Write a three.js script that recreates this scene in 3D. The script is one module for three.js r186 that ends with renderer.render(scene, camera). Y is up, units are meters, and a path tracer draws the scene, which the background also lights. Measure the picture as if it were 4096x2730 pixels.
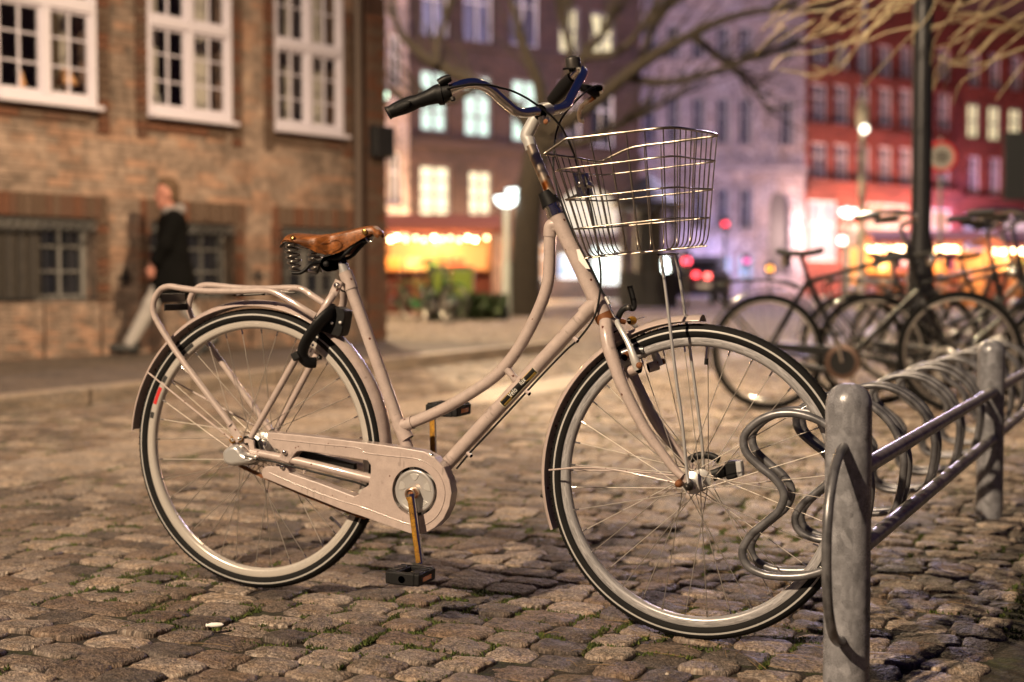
import * as THREE from 'three';
import { mergeGeometries } from 'three/addons/utils/BufferGeometryUtils.js';
import { RoundedBoxGeometry } from 'three/addons/geometries/RoundedBoxGeometry.js';
import { MarchingCubes } from 'three/addons/objects/MarchingCubes.js';
import { ImprovedNoise } from 'three/addons/math/ImprovedNoise.js';

// ---------------------------------------------------------------- camera, sky, exposure
const scene = new THREE.Scene();
const renderer = new THREE.WebGLRenderer({ antialias: true });
renderer.toneMapping = THREE.LinearToneMapping;
renderer.toneMappingExposure = 1.0;
renderer.shadowMap.enabled = true;
const FOC = 5705.6, PITCH = 0.043, EYE = 0.7934, PW = 4096, PH = 2730;
const camera = new THREE.PerspectiveCamera(2 * Math.atan(PH / 2 / FOC) * 180 / Math.PI, PW / PH, 0.1, 400);
camera.filmGauge = 36;
camera.position.set(0, EYE, 0);
camera.rotation.x = -PITCH;
camera.focus = 3.12;
camera.userData.fStop = 2.2;
camera.updateProjectionMatrix();
scene.add(camera);

{ // late dusk sky: deep blue overhead, faint violet city glow low down
  const w = 64, h = 32, d = new Float32Array(w * h * 4);
  for (let y = 0; y < h; y++) for (let x = 0; x < w; x++) {
    const e = (y + 0.5) / h * 2 - 1, t = Math.pow(Math.max(0, e), 0.6), i = (y * w + x) * 4;
    d[i] = 0.075 * (1 - t) + 0.016 * t; d[i + 1] = 0.05 * (1 - t) + 0.036 * t; d[i + 2] = 0.11 * (1 - t) + 0.15 * t; d[i + 3] = 1;
  }
  const t = new THREE.DataTexture(d, w, h, THREE.RGBAFormat, THREE.FloatType);
  t.mapping = THREE.EquirectangularReflectionMapping; t.magFilter = THREE.LinearFilter; t.needsUpdate = true;
  scene.background = t; scene.environment = t;
}
const SKY = 0.34; scene.backgroundIntensity = SKY; scene.environmentIntensity = SKY;
const KEY = 920, RIGHT = 390;                     // candela of the two near street lamps

// ---------------------------------------------------------------- helpers
const V = (x, y, z) => new THREE.Vector3(x, y, z);
function rng(a) { return () => { a = (a + 0x6d2b79f5) | 0; let t = Math.imul(a ^ (a >>> 15), 1 | a); t = (t + Math.imul(t ^ (t >>> 7), 61 | t)) ^ t; return ((t ^ (t >>> 14)) >>> 0) / 4294967296; }; }
const lerp = (a, b, t) => a + (b - a) * t, clamp = (x, a, b) => Math.min(b, Math.max(a, x)), sstep = (a, b, x) => { const t = clamp((x - a) / (b - a), 0, 1); return t * t * (3 - 2 * t); };
const noise = new ImprovedNoise();
const fbm = (x, y, z, o = 4) => { let s = 0, a = 0.5, f = 1; for (let i = 0; i < o; i++) { s += a * noise.noise(x * f, y * f, z * f); a *= 0.5; f *= 2.03; } return s; };
const taken = {};
function numbered(n) { const k = taken[n] = (taken[n] ?? -1) + 1; return k ? n + '_' + String(k).padStart(3, '0') : n; }
function tag(o, label, category, group, kind) { if (label) o.userData.label = label; if (category) o.userData.category = category; if (group) o.userData.group = group; if (kind) o.userData.kind = kind; return o; }
function part(name, geo, mat, parent) { const m = new THREE.Mesh(geo, mat); m.name = name; m.castShadow = m.receiveShadow = true; parent.add(m); return m; }
function thing(name, label, category, group, kind) { const g = new THREE.Group(); g.name = numbered(name); scene.add(g); return tag(g, label, category, group, kind); }
function clean(g) { const h = g.index ? g.toNonIndexed() : g; for (const k of Object.keys(h.attributes)) if (!['position', 'normal', 'uv'].includes(k)) h.deleteAttribute(k); return h; }
const merge = (list) => mergeGeometries(list.map(clean));

function rayOf(px, py) {
  const x = (px - PW / 2) / FOC, y = -(py - PH / 2) / FOC, c = Math.cos(PITCH), s = Math.sin(PITCH);
  return V(x, y * c - s, -(c + y * s));
}
function onPlane(px, py, P, n) { const r = rayOf(px, py), t = P.clone().sub(V(0, EYE, 0)).dot(n) / r.dot(n); return V(0, EYE, 0).addScaledVector(r, t); }
function atDepth(px, py, depth) { return onPlane(px, py, V(0, 0, -depth), V(0, 0, 1)); }
const DP = 4096 / 2353;      // the overview picture's pixels
const dAt = (x, y, depth) => atDepth(x * DP, y * DP, depth);

// tube along points (metres in uv); rad may be a function of t; cs = [a, b] squashes the section
function tube(pts, rad, { n = 0, k = 10, closed = false, smooth = true, caps = true, flat = null, up = null } = {}) {
  const P = pts.map((p) => Array.isArray(p) ? V(...p) : p);
  let C;
  if (!smooth || P.length === 2) { C = new THREE.CurvePath(); for (let i = 0; i + 1 < P.length; i++) C.add(new THREE.LineCurve3(P[i], P[i + 1])); } else C = new THREE.CatmullRomCurve3(P, closed, 'centripetal');
  const N = n || (P.length === 2 ? 1 : (P.length - 1) * (smooth ? 6 : 1)), S = [];
  for (let i = 0; i <= N; i++) S.push(smooth || P.length === 2 ? C.getPoint(i / N) : P[i]);
  const len = [0]; for (let i = 1; i <= N; i++) len.push(len[i - 1] + S[i].distanceTo(S[i - 1]));
  const T = S.map((_, i) => { const a = S[closed && i === 0 ? N - 1 : Math.max(0, i - 1)], b = S[closed && i === N ? 1 : Math.min(N, i + 1)]; return b.clone().sub(a).normalize(); });
  let nrm = up ? up.clone() : (Math.abs(T[0].y) < 0.9 ? V(0, 1, 0) : V(1, 0, 0)); nrm.addScaledVector(T[0], -nrm.dot(T[0])).normalize();
  const pos = [], nor = [], uv = [], idx = [];
  for (let i = 0; i <= N; i++) {
    if (i) { if (up) nrm = up.clone(); nrm.addScaledVector(T[i], -nrm.dot(T[i])).normalize(); }
    const bin = T[i].clone().cross(nrm), r = typeof rad === 'function' ? rad(i / N) : rad, fa = flat ? flat[0] : 1, fb = flat ? flat[1] : 1;
    for (let j = 0; j <= k; j++) {
      const a = j / k * Math.PI * 2, c = Math.cos(a), s = Math.sin(a);
      const q = S[i].clone().addScaledVector(nrm, c * r * fa).addScaledVector(bin, s * r * fb), m = nrm.clone().multiplyScalar(c / fa).addScaledVector(bin, s / fb).normalize();
      pos.push(q.x, q.y, q.z); nor.push(m.x, m.y, m.z); uv.push(len[i], j / k * r * 6.283);
    }
  }
  for (let i = 0; i < N; i++) for (let j = 0; j < k; j++) { const a = i * (k + 1) + j, b = a + k + 1; idx.push(a, b, a + 1, b, b + 1, a + 1); }
  if (caps && !closed) for (const e of [0, N]) {
    const c = pos.length / 3, d = e ? 1 : -1; pos.push(S[e].x, S[e].y, S[e].z); nor.push(T[e].x * d, T[e].y * d, T[e].z * d); uv.push(len[e], 0);
    const b = pos.length / 3;
    for (let j = 0; j <= k; j++) { const o = (e * (k + 1) + j) * 3; pos.push(pos[o], pos[o + 1], pos[o + 2]); nor.push(T[e].x * d, T[e].y * d, T[e].z * d); uv.push(len[e], j / k); }
    for (let j = 0; j < k; j++) e ? idx.push(c, b + j, b + j + 1) : idx.push(c, b + j + 1, b + j);
  }
  const g = new THREE.BufferGeometry();
  g.setAttribute('position', new THREE.Float32BufferAttribute(pos, 3)); g.setAttribute('normal', new THREE.Float32BufferAttribute(nor, 3)); g.setAttribute('uv', new THREE.Float32BufferAttribute(uv, 2)); g.setIndex(idx);
  // face winding must agree with the normals
  const A = V(pos[0], pos[1], pos[2]), B = V(pos[(k + 1) * 3], pos[(k + 1) * 3 + 1], pos[(k + 1) * 3 + 2]), D = V(pos[3], pos[4], pos[5]);
  if (B.sub(A).cross(D.sub(A)).dot(V(nor[0], nor[1], nor[2])) < 0) { const q = g.index.array; for (let i = 0; i < q.length; i += 3) { const t = q[i]; q[i] = q[i + 1]; q[i + 1] = t; } }
  return g;
}
function box(w, h, d, x = 0, y = 0, z = 0, bev = 0) { const g = bev ? new RoundedBoxGeometry(w, h, d, 1, bev) : new THREE.BoxGeometry(w, h, d); return g.translate(x, y, z); }
function lathe(pts, k = 32) { return new THREE.LatheGeometry(pts.map((p) => new THREE.Vector2(p[0], p[1])), k); }
function grid(nu, nv, f) {       // surface patch
  const pos = [], uv = [], idx = [];
  for (let i = 0; i <= nu; i++) for (let j = 0; j <= nv; j++) { const p = f(i / nu, j / nv); pos.push(p.x, p.y, p.z); uv.push(p.u ?? i / nu, p.v ?? j / nv); }
  for (let i = 0; i < nu; i++) for (let j = 0; j < nv; j++) { const a = i * (nv + 1) + j, b = a + nv + 1; idx.push(a, b, a + 1, b, b + 1, a + 1); }
  const g = new THREE.BufferGeometry(); g.setAttribute('position', new THREE.Float32BufferAttribute(pos, 3)); g.setAttribute('uv', new THREE.Float32BufferAttribute(uv, 2)); g.setIndex(idx); g.computeVertexNormals(); return g;
}
function tex(w, h, f, srgb = false) {
  const d = new Uint8Array(w * h * 4);
  for (let y = 0; y < h; y++) for (let x = 0; x < w; x++) { const c = f(x / w, y / h), i = (y * w + x) * 4; for (let k = 0; k < 3; k++) d[i + k] = clamp(Math.round((Array.isArray(c) ? c[k] : c) * 255), 0, 255); d[i + 3] = 255; }
  const t = new THREE.DataTexture(d, w, h, THREE.RGBAFormat); t.wrapS = t.wrapT = THREE.RepeatWrapping; t.magFilter = THREE.LinearFilter; t.minFilter = THREE.LinearMipmapLinearFilter; t.generateMipmaps = true; if (srgb) t.colorSpace = THREE.SRGBColorSpace; t.needsUpdate = true; return t;
}
const rep = (t, x, y = x) => { const c = t.clone(); c.repeat.set(x, y); c.needsUpdate = true; return c; };
// periodic value noise so that textures tile
function tiler(seed, n) { const R = rng(seed), a = Array.from({ length: n * n }, () => R()); return (u, v) => { const x = u * n, y = v * n, i = Math.floor(x), j = Math.floor(y), fx = x - i, fy = y - j, s = (t) => t * t * (3 - 2 * t), g = (p, q) => a[((q % n + n) % n) * n + ((p % n + n) % n)]; return lerp(lerp(g(i, j), g(i + 1, j), s(fx)), lerp(g(i, j + 1), g(i + 1, j + 1), s(fx)), s(fy)); }; }
const std = (o) => new THREE.MeshStandardMaterial(o), phys = (o) => new THREE.MeshPhysicalMaterial(o);
const rgb = (r, g, b) => new THREE.Color().setRGB(r, g, b);
const glow = (r, g, b, k = 1) => std({ color: rgb(0.02, 0.02, 0.02), emissive: rgb(r, g, b), emissiveIntensity: k, roughness: 0.6 });

// ---------------------------------------------------------------- textures and materials
const nA = tiler(3, 8), nB = tiler(5, 32), nC = tiler(7, 96), nD = tiler(11, 200), nE = tiler(13, 17);
const stoneCol = tex(512, 512, (u, v) => { const k = 0.68 + 0.2 * nA(u, v) + 0.26 * (nB(u, v) - 0.5) + 0.42 * (nC(u, v) - 0.5) + 0.36 * (nD(u, v) - 0.5) - 0.2 * sstep(0.62, 0.8, nB(u, v)), p = nE(u, v); return [k * (0.98 + 0.06 * p), k * 0.95, k * (0.95 - 0.08 * p)]; }, true);
const stoneBump = tex(512, 512, (u, v) => 0.25 * nA(u, v) + 0.3 * nB(u, v) + 0.28 * nC(u, v) + 0.17 * nD(u, v));
const stoneRough = tex(256, 256, (u, v) => 0.5 + 0.3 * nB(u, v) + 0.2 * (nC(u, v) - 0.5));
const soilCol = tex(512, 512, (u, v) => { const m = sstep(0.5, 0.72, nA(u, v) * 0.5 + nB(u, v) * 0.5), k = 0.4 + 0.5 * nC(u, v); return [lerp(0.25, 0.25, m) * k + 0.06, lerp(0.2, 0.28, m) * k + 0.05, lerp(0.15, 0.09, m) * k + 0.03]; }, true);
const galvCol = (() => { const R = rng(21), c = Array.from({ length: 260 }, () => [R(), R(), 0.6 + 0.4 * R()]); return tex(256, 256, (u, v) => { let b = 9, k = 0; for (const q of c) { const dx = Math.abs(q[0] - u), dy = Math.abs(q[1] - v), d = Math.hypot(Math.min(dx, 1 - dx), Math.min(dy, 1 - dy) * 0.6); if (d < b) { b = d; k = q[2]; } } const s = 0.3 + 0.48 * k + 0.14 * nB(u, v) + 0.1 * nD(u, v); return [s, s, s * 1.02]; }, true); })();
const scuff = tex(512, 512, (u, v) => 0.45 + 0.35 * nA(u, v) + 0.25 * (nC(u, v) - 0.5) + 0.15 * (nD(u, v) - 0.5));
const paintMap = (() => { const R = rng(33), c = Array.from({ length: 38 }, () => [R(), R(), 0.0025 + 0.009 * R() * R() * R()]); return tex(512, 512, (u, v) => { let m = 0; for (const q of c) { const dx = Math.abs(q[0] - u), dy = Math.abs(q[1] - v), d = Math.hypot(Math.min(dx, 1 - dx), Math.min(dy, 1 - dy)) + 0.006 * (nD(u, v) - 0.5); m = Math.max(m, 1 - sstep(q[2] * 0.7, q[2], d)); } const s = 0.95 + 0.07 * (nB(u, v) - 0.5) + 0.05 * (nD(u, v) - 0.5) - 0.13 * sstep(0.74, 0.86, nC(u, v * 0.3) * 0.6 + nE(u, v) * 0.4); return [lerp(s, 0.42, m), lerp(s, 0.2, m), lerp(s, 0.1, m)]; }, true); })();
const rustMap = tex(256, 256, (u, v) => { const k = nA(u, v) * 0.35 + nB(u, v) * 0.45 + nC(u, v) * 0.3; const d = sstep(0.62, 0.8, nC(u, v) * 0.6 + nB(u, v) * 0.4); return [lerp(0.3 + 0.62 * k, 0.2, d), lerp(0.2 + 0.5 * k, 0.09, d), lerp(0.03 + 0.1 * k, 0.03, d)]; }, true);
const leatherMap = tex(256, 256, (u, v) => { const k = 0.72 + 0.3 * (nA(u, v) - 0.5) + 0.25 * (nB(u, v) - 0.5) + 0.15 * (nD(u, v) - 0.5); return [k, k * 0.97, k * 0.92]; }, true);

const M = {
  paint: phys({ color: rgb(0.46, 0.375, 0.345), roughness: 0.34, map: rep(paintMap, 2.2), clearcoat: 0.8, clearcoatRoughness: 0.09, bumpMap: rep(scuff, 3), bumpScale: 0.0002 }),
  chrome: std({ color: rgb(0.78, 0.76, 0.73), metalness: 1, roughness: 0.13 }),
  satin: std({ color: rgb(0.6, 0.59, 0.58), metalness: 0.6, roughness: 0.28 }),
  spring: std({ color: rgb(0.22, 0.2, 0.18), metalness: 0.8, roughness: 0.25 }),
  chromeRust: std({ color: rgb(0.8, 0.7, 0.58), metalness: 0.9, roughness: 0.3, map: tex(256, 256, (u, v) => { const m = sstep(0.55, 0.75, nA(u, v) * 0.6 + nC(u, v) * 0.45); return [lerp(0.9, 0.62, m), lerp(0.88, 0.33, m), lerp(0.86, 0.12, m)]; }, true) }),
  alu: std({ color: rgb(0.6, 0.59, 0.57), metalness: 0.5, roughness: 0.34, bumpMap: scuff, bumpScale: 0.0003 }),
  rimRear: std({ color: rgb(0.5, 0.465, 0.425), metalness: 0.25, roughness: 0.38, roughnessMap: scuff }),
  rimFront: std({ color: rgb(0.6, 0.585, 0.57), metalness: 0.4, roughness: 0.34, map: rep(galvCol, 6) }),
  spoke: std({ color: rgb(0.42, 0.38, 0.34), metalness: 0.8, roughness: 0.42 }),
  wire: std({ color: rgb(0.58, 0.5, 0.41), metalness: 0.95, roughness: 0.24, map: rep(scuff, 4) }),
  rubber: phys({ color: rgb(0.009, 0.0088, 0.0088), roughness: 0.75, specularIntensity: 0.3, bumpMap: rep(scuff, 6), bumpScale: 0.0006 }),
  stripe: std({ color: rgb(0.6, 0.59, 0.57), roughness: 0.35, map: rep(scuff, 5) }),
  plastic: phys({ color: rgb(0.008, 0.008, 0.0085), roughness: 0.45, specularIntensity: 0.45, bumpMap: rep(scuff, 20), bumpScale: 0.0004 }),
  darkSteel: std({ color: rgb(0.06, 0.055, 0.05), metalness: 0.6, roughness: 0.4 }),
  rust: std({ color: rgb(0.85, 0.8, 0.75), roughness: 0.62, metalness: 0.25, map: rep(rustMap, 9), bumpMap: rep(scuff, 20), bumpScale: 0.001 }),
  rustRed: std({ color: rgb(0.2, 0.075, 0.026), roughness: 0.45, metalness: 0.3, bumpMap: rep(scuff, 12), bumpScale: 0.0006 }),
  leather: phys({ color: rgb(0.45, 0.155, 0.034), roughness: 0.4, map: rep(leatherMap, 7), clearcoat: 0.25, clearcoatRoughness: 0.35, bumpMap: rep(stoneBump, 22), bumpScale: 0.0007 }),
  brass: std({ color: rgb(0.75, 0.48, 0.14), metalness: 1, roughness: 0.28 }),
  amber: phys({ color: rgb(0.75, 0.16, 0.01), roughness: 0.25, clearcoat: 1 }),
  lens: phys({ color: rgb(0.85, 0.85, 0.85), roughness: 0.2, clearcoat: 1, bumpMap: rep(scuff, 30), bumpScale: 0.003 }),
  galv: std({ color: rgb(0.33, 0.332, 0.345), metalness: 0.12, roughness: 0.5, map: rep(galvCol, 3), roughnessMap: rep(scuff, 4), bumpMap: rep(scuff, 5), bumpScale: 0.0006 }),
  galvDark: std({ color: rgb(0.24, 0.238, 0.24), metalness: 0.5, roughness: 0.34, map: rep(galvCol, 2) }),
  galvRail: std({ color: rgb(0.42, 0.405, 0.4), metalness: 0.5, roughness: 0.36, map: rep(galvCol, 1.5) }),
  soil: std({ color: rgb(0.42, 0.42, 0.42), roughness: 0.95, map: rep(soilCol, 1.1), bumpMap: rep(stoneBump, 2), bumpScale: 0.01 }),
  slab: std({ color: rgb(0.34, 0.305, 0.265), roughness: 0.62, map: rep(stoneCol, 0.8), bumpMap: rep(stoneBump, 1.6), bumpScale: 0.004 }),
  white: std({ color: rgb(0.62, 0.58, 0.66), roughness: 0.5 }),  // white paint with the lilac cast of the sky tinted into its colour
  whitePaper: std({ color: rgb(0.8, 0.78, 0.74), roughness: 0.8 }),
  iron: std({ color: rgb(0.03, 0.03, 0.032), roughness: 0.5, metalness: 0.4 }),
  bark: std({ color: rgb(0.048, 0.038, 0.028), roughness: 0.9, map: rep(stoneCol, 1.5), bumpMap: rep(stoneBump, 2), bumpScale: 0.03 }),
  twig: std({ color: rgb(0.2, 0.155, 0.08), roughness: 0.6 }),
  blackPost: std({ color: rgb(0.025, 0.025, 0.028), roughness: 0.35, metalness: 0.3, bumpMap: scuff, bumpScale: 0.001 }),
  glassDark: phys({ color: rgb(0.02, 0.022, 0.03), roughness: 0.06, clearcoat: 1, clearcoatRoughness: 0.04 }),
  blackBike: phys({ color: rgb(0.006, 0.006, 0.0065), roughness: 0.35, specularIntensity: 0.6, clearcoat: 0.3, clearcoatRoughness: 0.1 }),
};
M.stones = [[0.28, 0.248, 0.218], [0.2, 0.168, 0.144], [0.34, 0.305, 0.27], [0.155, 0.139, 0.127], [0.25, 0.205, 0.17], [0.44, 0.395, 0.345]].map((c) => phys({ color: rgb(...c), roughness: 1, specularIntensity: 0.55, roughnessMap: stoneRough, map: rep(stoneCol, 2.2), bumpMap: rep(stoneBump, 3.2), bumpScale: 0.0085 }));

// ---------------------------------------------------------------- ground: rack axes r (along the rack) and b (across it)
const P1 = V(0.6526, 0, -2.7531), ER = V(0.427, 0, -0.904).normalize(), EB = V(-ER.z, 0, ER.x);
const RB = (r, b, y = 0) => P1.clone().addScaledVector(ER, r).addScaledVector(EB, b).setY(y);
const toRB = (p) => { const d = p.clone().sub(P1); return [d.dot(ER), d.dot(EB)]; };
const gh = (b) => 0.0225 * clamp(-b - 0.383, 0, 1.3);          // the paving falls gently towards the rack
const ROT = Math.atan2(-EB.z, EB.x);                            // turns local x onto EB, local z onto -ER
const CURB = -5.46, STRIP0 = -3.9, STRIP1 = -3.345, EDGE = 0.236;
const JOINT = 0.009;
{ // the bedding under everything, out to the horizon
  const bs = [-140, CURB, -1.69, -1.683, -0.39, -0.383, 0, 140], rs = [-12, 0, 6, 15, 40, 220], pos = [], uv = [], idx = [];
  for (const r of rs) for (const b of bs) { const p = RB(r, b, gh(b) - JOINT); pos.push(p.x, p.y, p.z); uv.push(b, r); }
  for (let i = 0; i + 1 < rs.length; i++) for (let j = 0; j + 1 < bs.length; j++) { const a = i * bs.length + j, c = a + bs.length; idx.push(a, a + 1, c, c, a + 1, c + 1); }
  const g = new THREE.BufferGeometry(); g.setAttribute('position', new THREE.Float32BufferAttribute(pos, 3)); g.setAttribute('uv', new THREE.Float32BufferAttribute(uv, 2)); g.setIndex(idx); g.computeVertexNormals();
  const m = part('ground', g, M.soil, scene); tag(m, null, null, null, 'structure');
}
{ // the open square beyond: worn slabs and cobbles too far off to tell apart
  const q = (b0, b1, r0, r1) => { const g = new THREE.BufferGeometry(), P = [RB(r0, b0, gh(b0) - 0.004), RB(r0, b1, gh(b1) - 0.004), RB(r1, b0, gh(b0) - 0.004), RB(r1, b1, gh(b1) - 0.004)]; g.setAttribute('position', new THREE.Float32BufferAttribute(P.flatMap((p) => p.toArray()), 3)); g.setAttribute('normal', new THREE.Float32BufferAttribute([0, 1, 0, 0, 1, 0, 0, 1, 0, 0, 1, 0], 3)); g.setAttribute('uv', new THREE.Float32BufferAttribute([b0, r0, b1, r0, b0, r1, b1, r1], 2)); g.setIndex([0, 1, 2, 2, 1, 3]); return g; };
  const m = part('square', merge([q(-130, -1.7, 34, 200), q(0.8, 120, -8, 200), q(-130, -13, 11.4, 34), q(-1.7, 0.8, 34, 200)]), std({ color: rgb(0.24, 0.2, 0.17), roughness: 0.8, map: rep(stoneCol, 0.6), bumpMap: rep(stoneBump, 0.9), bumpScale: 0.03 }), scene); tag(m, null, null, null, 'structure');
}
// cobble shapes: unit square outline with rounded, wobbling edges and a worn crown
function cobble(seed) {
  const R = rng(seed), n = 10, ph = [R() * 9, R() * 9, R() * 9], sk = [(R() - 0.5) * 0.16, (R() - 0.5) * 0.14], crown = 0.003 + 0.004 * R(), tx = (R() - 0.5) * 0.008, tz = (R() - 0.5) * 0.008, pos = [], uv = [], idx = [];
  const sq = (x, y) => [x * Math.sqrt(1 - 0.5 * y * y), y * Math.sqrt(1 - 0.5 * x * x)];
  const rings = [0, 0.4, 0.68, 0.86, 0.94, 0.985, 1.0, 1.0], K = 28, yy = (q) => q;
  const c0 = pos.length / 3; pos.push(0, crown, 0); uv.push(ph[0], ph[1]);
  rings.forEach((q, ri) => {
    if (!ri) return;
    for (let j = 0; j < K; j++) {
      const a = j / K * Math.PI * 2, m = 1 / Math.pow(Math.pow(Math.abs(Math.cos(a)), 5) + Math.pow(Math.abs(Math.sin(a)), 5), 1 / 5);
      let x = Math.cos(a) * m, z = Math.sin(a) * m; const wob = 1 + 0.09 * noise.noise(x * 1.3 + ph[0], z * 1.3 + ph[1], ph[2]) + 0.05 * noise.noise(x * 3.1 + ph[1], z * 3.1, ph[0]) + 0.03 * noise.noise(x * 8 + ph[2], z * 8, ph[1]);
      x *= wob * q * 0.5; z *= wob * q * 0.5; x += sk[0] * z; z += sk[1] * x;
      let y = crown * (1 - q * q) + tx * x * 2 + tz * z * 2 - 0.0068 * Math.pow(q, 34) - (ri === rings.length - 1 ? 0.035 : 0);
      y += 0.0036 * noise.noise(x * 5 + ph[1], z * 5 + ph[2], 3) + 0.0016 * noise.noise(x * 13 + ph[1], z * 13 + ph[2], 8);
      pos.push(x, y, z); uv.push(x * 0.13 + ph[0], z * 0.13 + ph[1]);
    }
  });
  for (let j = 0; j < K; j++) idx.push(c0, c0 + 1 + (j + 1) % K, c0 + 1 + j);
  for (let r = 0; r < rings.length - 2; r++) for (let j = 0; j < K; j++) { const a = c0 + 1 + r * K + j, b = c0 + 1 + r * K + (j + 1) % K; idx.push(a, b, a + K, b, b + K, a + K); }
  const g = new THREE.BufferGeometry(); g.setAttribute('position', new THREE.Float32BufferAttribute(pos, 3)); g.setAttribute('uv', new THREE.Float32BufferAttribute(uv, 2)); g.setIndex(idx); g.computeVertexNormals(); return g;
}
const cobbles = Array.from({ length: 16 }, (_, i) => cobble(100 + i));
const jointSpots = [];
{
  const R = rng(77), list = [];
  const lay = (b0, b1, r0, r1, near) => {
    for (let r = r0; r < r1;) {
      const p = 0.094 + 0.02 * R(); let b = b0 - R() * 0.13;
      while (b < b1) {
        let w = 0.098 + 0.055 * R(); const bw = Math.min(w, b1 - b); const c = b + bw / 2;
        if (c - b0 > 0.03 && bw > 0.045) list.push({ r: r + p / 2 + (R() - 0.5) * 0.008, b: c, w: bw, p, y: (R() - 0.5) * 0.008, turn: (R() - 0.5) * 0.09, v: Math.floor(R() * 16), m: Math.floor(R() * 6), flip: R() < 0.5 });
        jointSpots.push([r + p * (0.2 + 0.6 * R()), b], [r, b + w * R()]);
        b += w;
      }
      r += p;
    }
  };
  lay(STRIP1, EDGE, -1.3, 34); lay(CURB + 0.03, STRIP0, -1, 34);
  lay(-13, CURB, 11.4, 34);
  for (const s of list) {
    const p = RB(s.r, s.b, 0), d = -p.z, x = p.x / d * FOC + PW / 2, py = PH / 2 + ((EYE - 0) / d - Math.tan(PITCH)) * FOC;
    s.at = p; s.vis = d > 1.9 && x > -150 && x < PW + 150 && py < PH + 160; s.size = s.vis ? 1 / d : 0;
  }
  const order = list.slice().sort((a, b) => b.size - a.size), single = new Set(order.slice(0, 300));
  const pave = thing('cobble_pavement', 'worn granite cobbles laid in rows under the parked bicycle and rack', null, null, 'structure');
  const Q = new THREE.Quaternion(), up = V(0, 1, 0), rest = [0, 1, 2, 3].map(() => M.stones.map(() => []));
  for (const s of list) {
    const y = gh(s.b) + s.y - 0.004, turn = ROT + s.turn + (s.flip ? Math.PI : 0), sc = V(s.w * 1.0 - 0.003, 1, s.p * 1.0 - 0.002);
    if (single.has(s)) { const m = part('cobblestone', cobbles[s.v], M.stones[s.m], pave); m.position.set(s.at.x, y, s.at.z); m.rotation.y = turn; m.scale.copy(sc); } else rest[s.v % 4][s.m].push(new THREE.Matrix4().compose(V(s.at.x, y, s.at.z), Q.clone().setFromAxisAngle(up, turn), sc));
  }
  // the smaller, farther stones
  rest.forEach((rv, v) => {
    const n = rv.reduce((a, l) => a + l.length, 0); if (!n) return;
    const im = new THREE.InstancedMesh(cobbles[v], M.stoneWhite ??= phys({ color: rgb(1, 1, 1), roughness: 1, specularIntensity: 0.55, roughnessMap: stoneRough, map: rep(stoneCol, 2.2), bumpMap: rep(stoneBump, 3.2), bumpScale: 0.0085 }), n); let i = 0;
    rv.forEach((l, m) => l.forEach((x) => { im.setMatrixAt(i, x); im.setColorAt(i++, M.stones[m].color); }));
    im.name = 'far_cobblestones'; im.castShadow = im.receiveShadow = true; im.userData.kind = 'stuff'; pave.add(im);
  });
}
{ // smooth slab strip parallel to the rack, slab by slab
  const R = rng(5), strip = thing('flagstone_strip', 'pale smooth flagstone strip crossing the cobbles', null, null, 'structure'), gs = [0.85, 1.0, 1.15].map((l) => box(STRIP1 - STRIP0 - 0.02, 0.12, l - 0.012, 0, 0, 0, 0.008));
  gs.forEach((g, i) => { const p = g.attributes.position, u = g.attributes.uv; for (let k = 0; k < p.count; k++) u.setXY(k, p.getX(k) + i * 1.7, p.getZ(k)); });
  for (let r = -1.5; r < 34;) { const i = Math.floor(R() * 3), l = [0.85, 1, 1.15][i], m = part('flagstone', gs[i], M.slab, strip); m.position.copy(RB(r + l / 2, (STRIP0 + STRIP1) / 2, gh(-3) - 0.06 + (R() - 0.5) * 0.003)); m.rotation.y = ROT; r += l; }
  const kerb = thing('edge_slab_row', 'granite edge slabs beside the cobbles behind the rack', null, null, 'structure');
  const g2 = box(0.5, 0.12, 0.98, 0, 0, 0, 0.01); { const p = g2.attributes.position, u = g2.attributes.uv; for (let k = 0; k < p.count; k++) u.setXY(k, p.getX(k), p.getZ(k)); }
  for (let r = -1; r < 12; r += 1) { const m = part('edge_slab', g2, M.slab, kerb); m.position.copy(RB(r, EDGE + 0.29, -0.075)); m.rotation.y = ROT; }
}
{ // raised pavement along the brick house and its kerbstones
  const side = thing('pavement', 'raised asphalt pavement beside the brick house', null, null, 'structure');
  const sh = new THREE.Shape(); const o = [[CURB - 0.15, -2], [CURB - 0.15, 11.3], [-9, 11.3], [-9, -2]];
  const A = o.map(([b, r]) => RB(r, b)); sh.moveTo(A[0].x, -A[0].z); A.slice(1).forEach((p) => sh.lineTo(p.x, -p.z));
  const g = new THREE.ExtrudeGeometry(sh, { depth: 0.11, bevelEnabled: false }); g.rotateX(-Math.PI / 2);
  part('pavement_surface', g, std({ color: rgb(0.12, 0.1, 0.085), roughness: 0.95, map: rep(stoneCol, 0.5), bumpMap: rep(stoneBump, 1), bumpScale: 0.004 }), side);
  const kg = box(0.15, 0.2, 0.985, 0, 0, 0, 0.012);
  for (let r = -2; r < 11; r++) { const m = part('kerbstone', kg, M.slab, side); m.position.copy(RB(r + 0.5, CURB - 0.075, 0.035)); m.rotation.y = ROT; }
}
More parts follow.
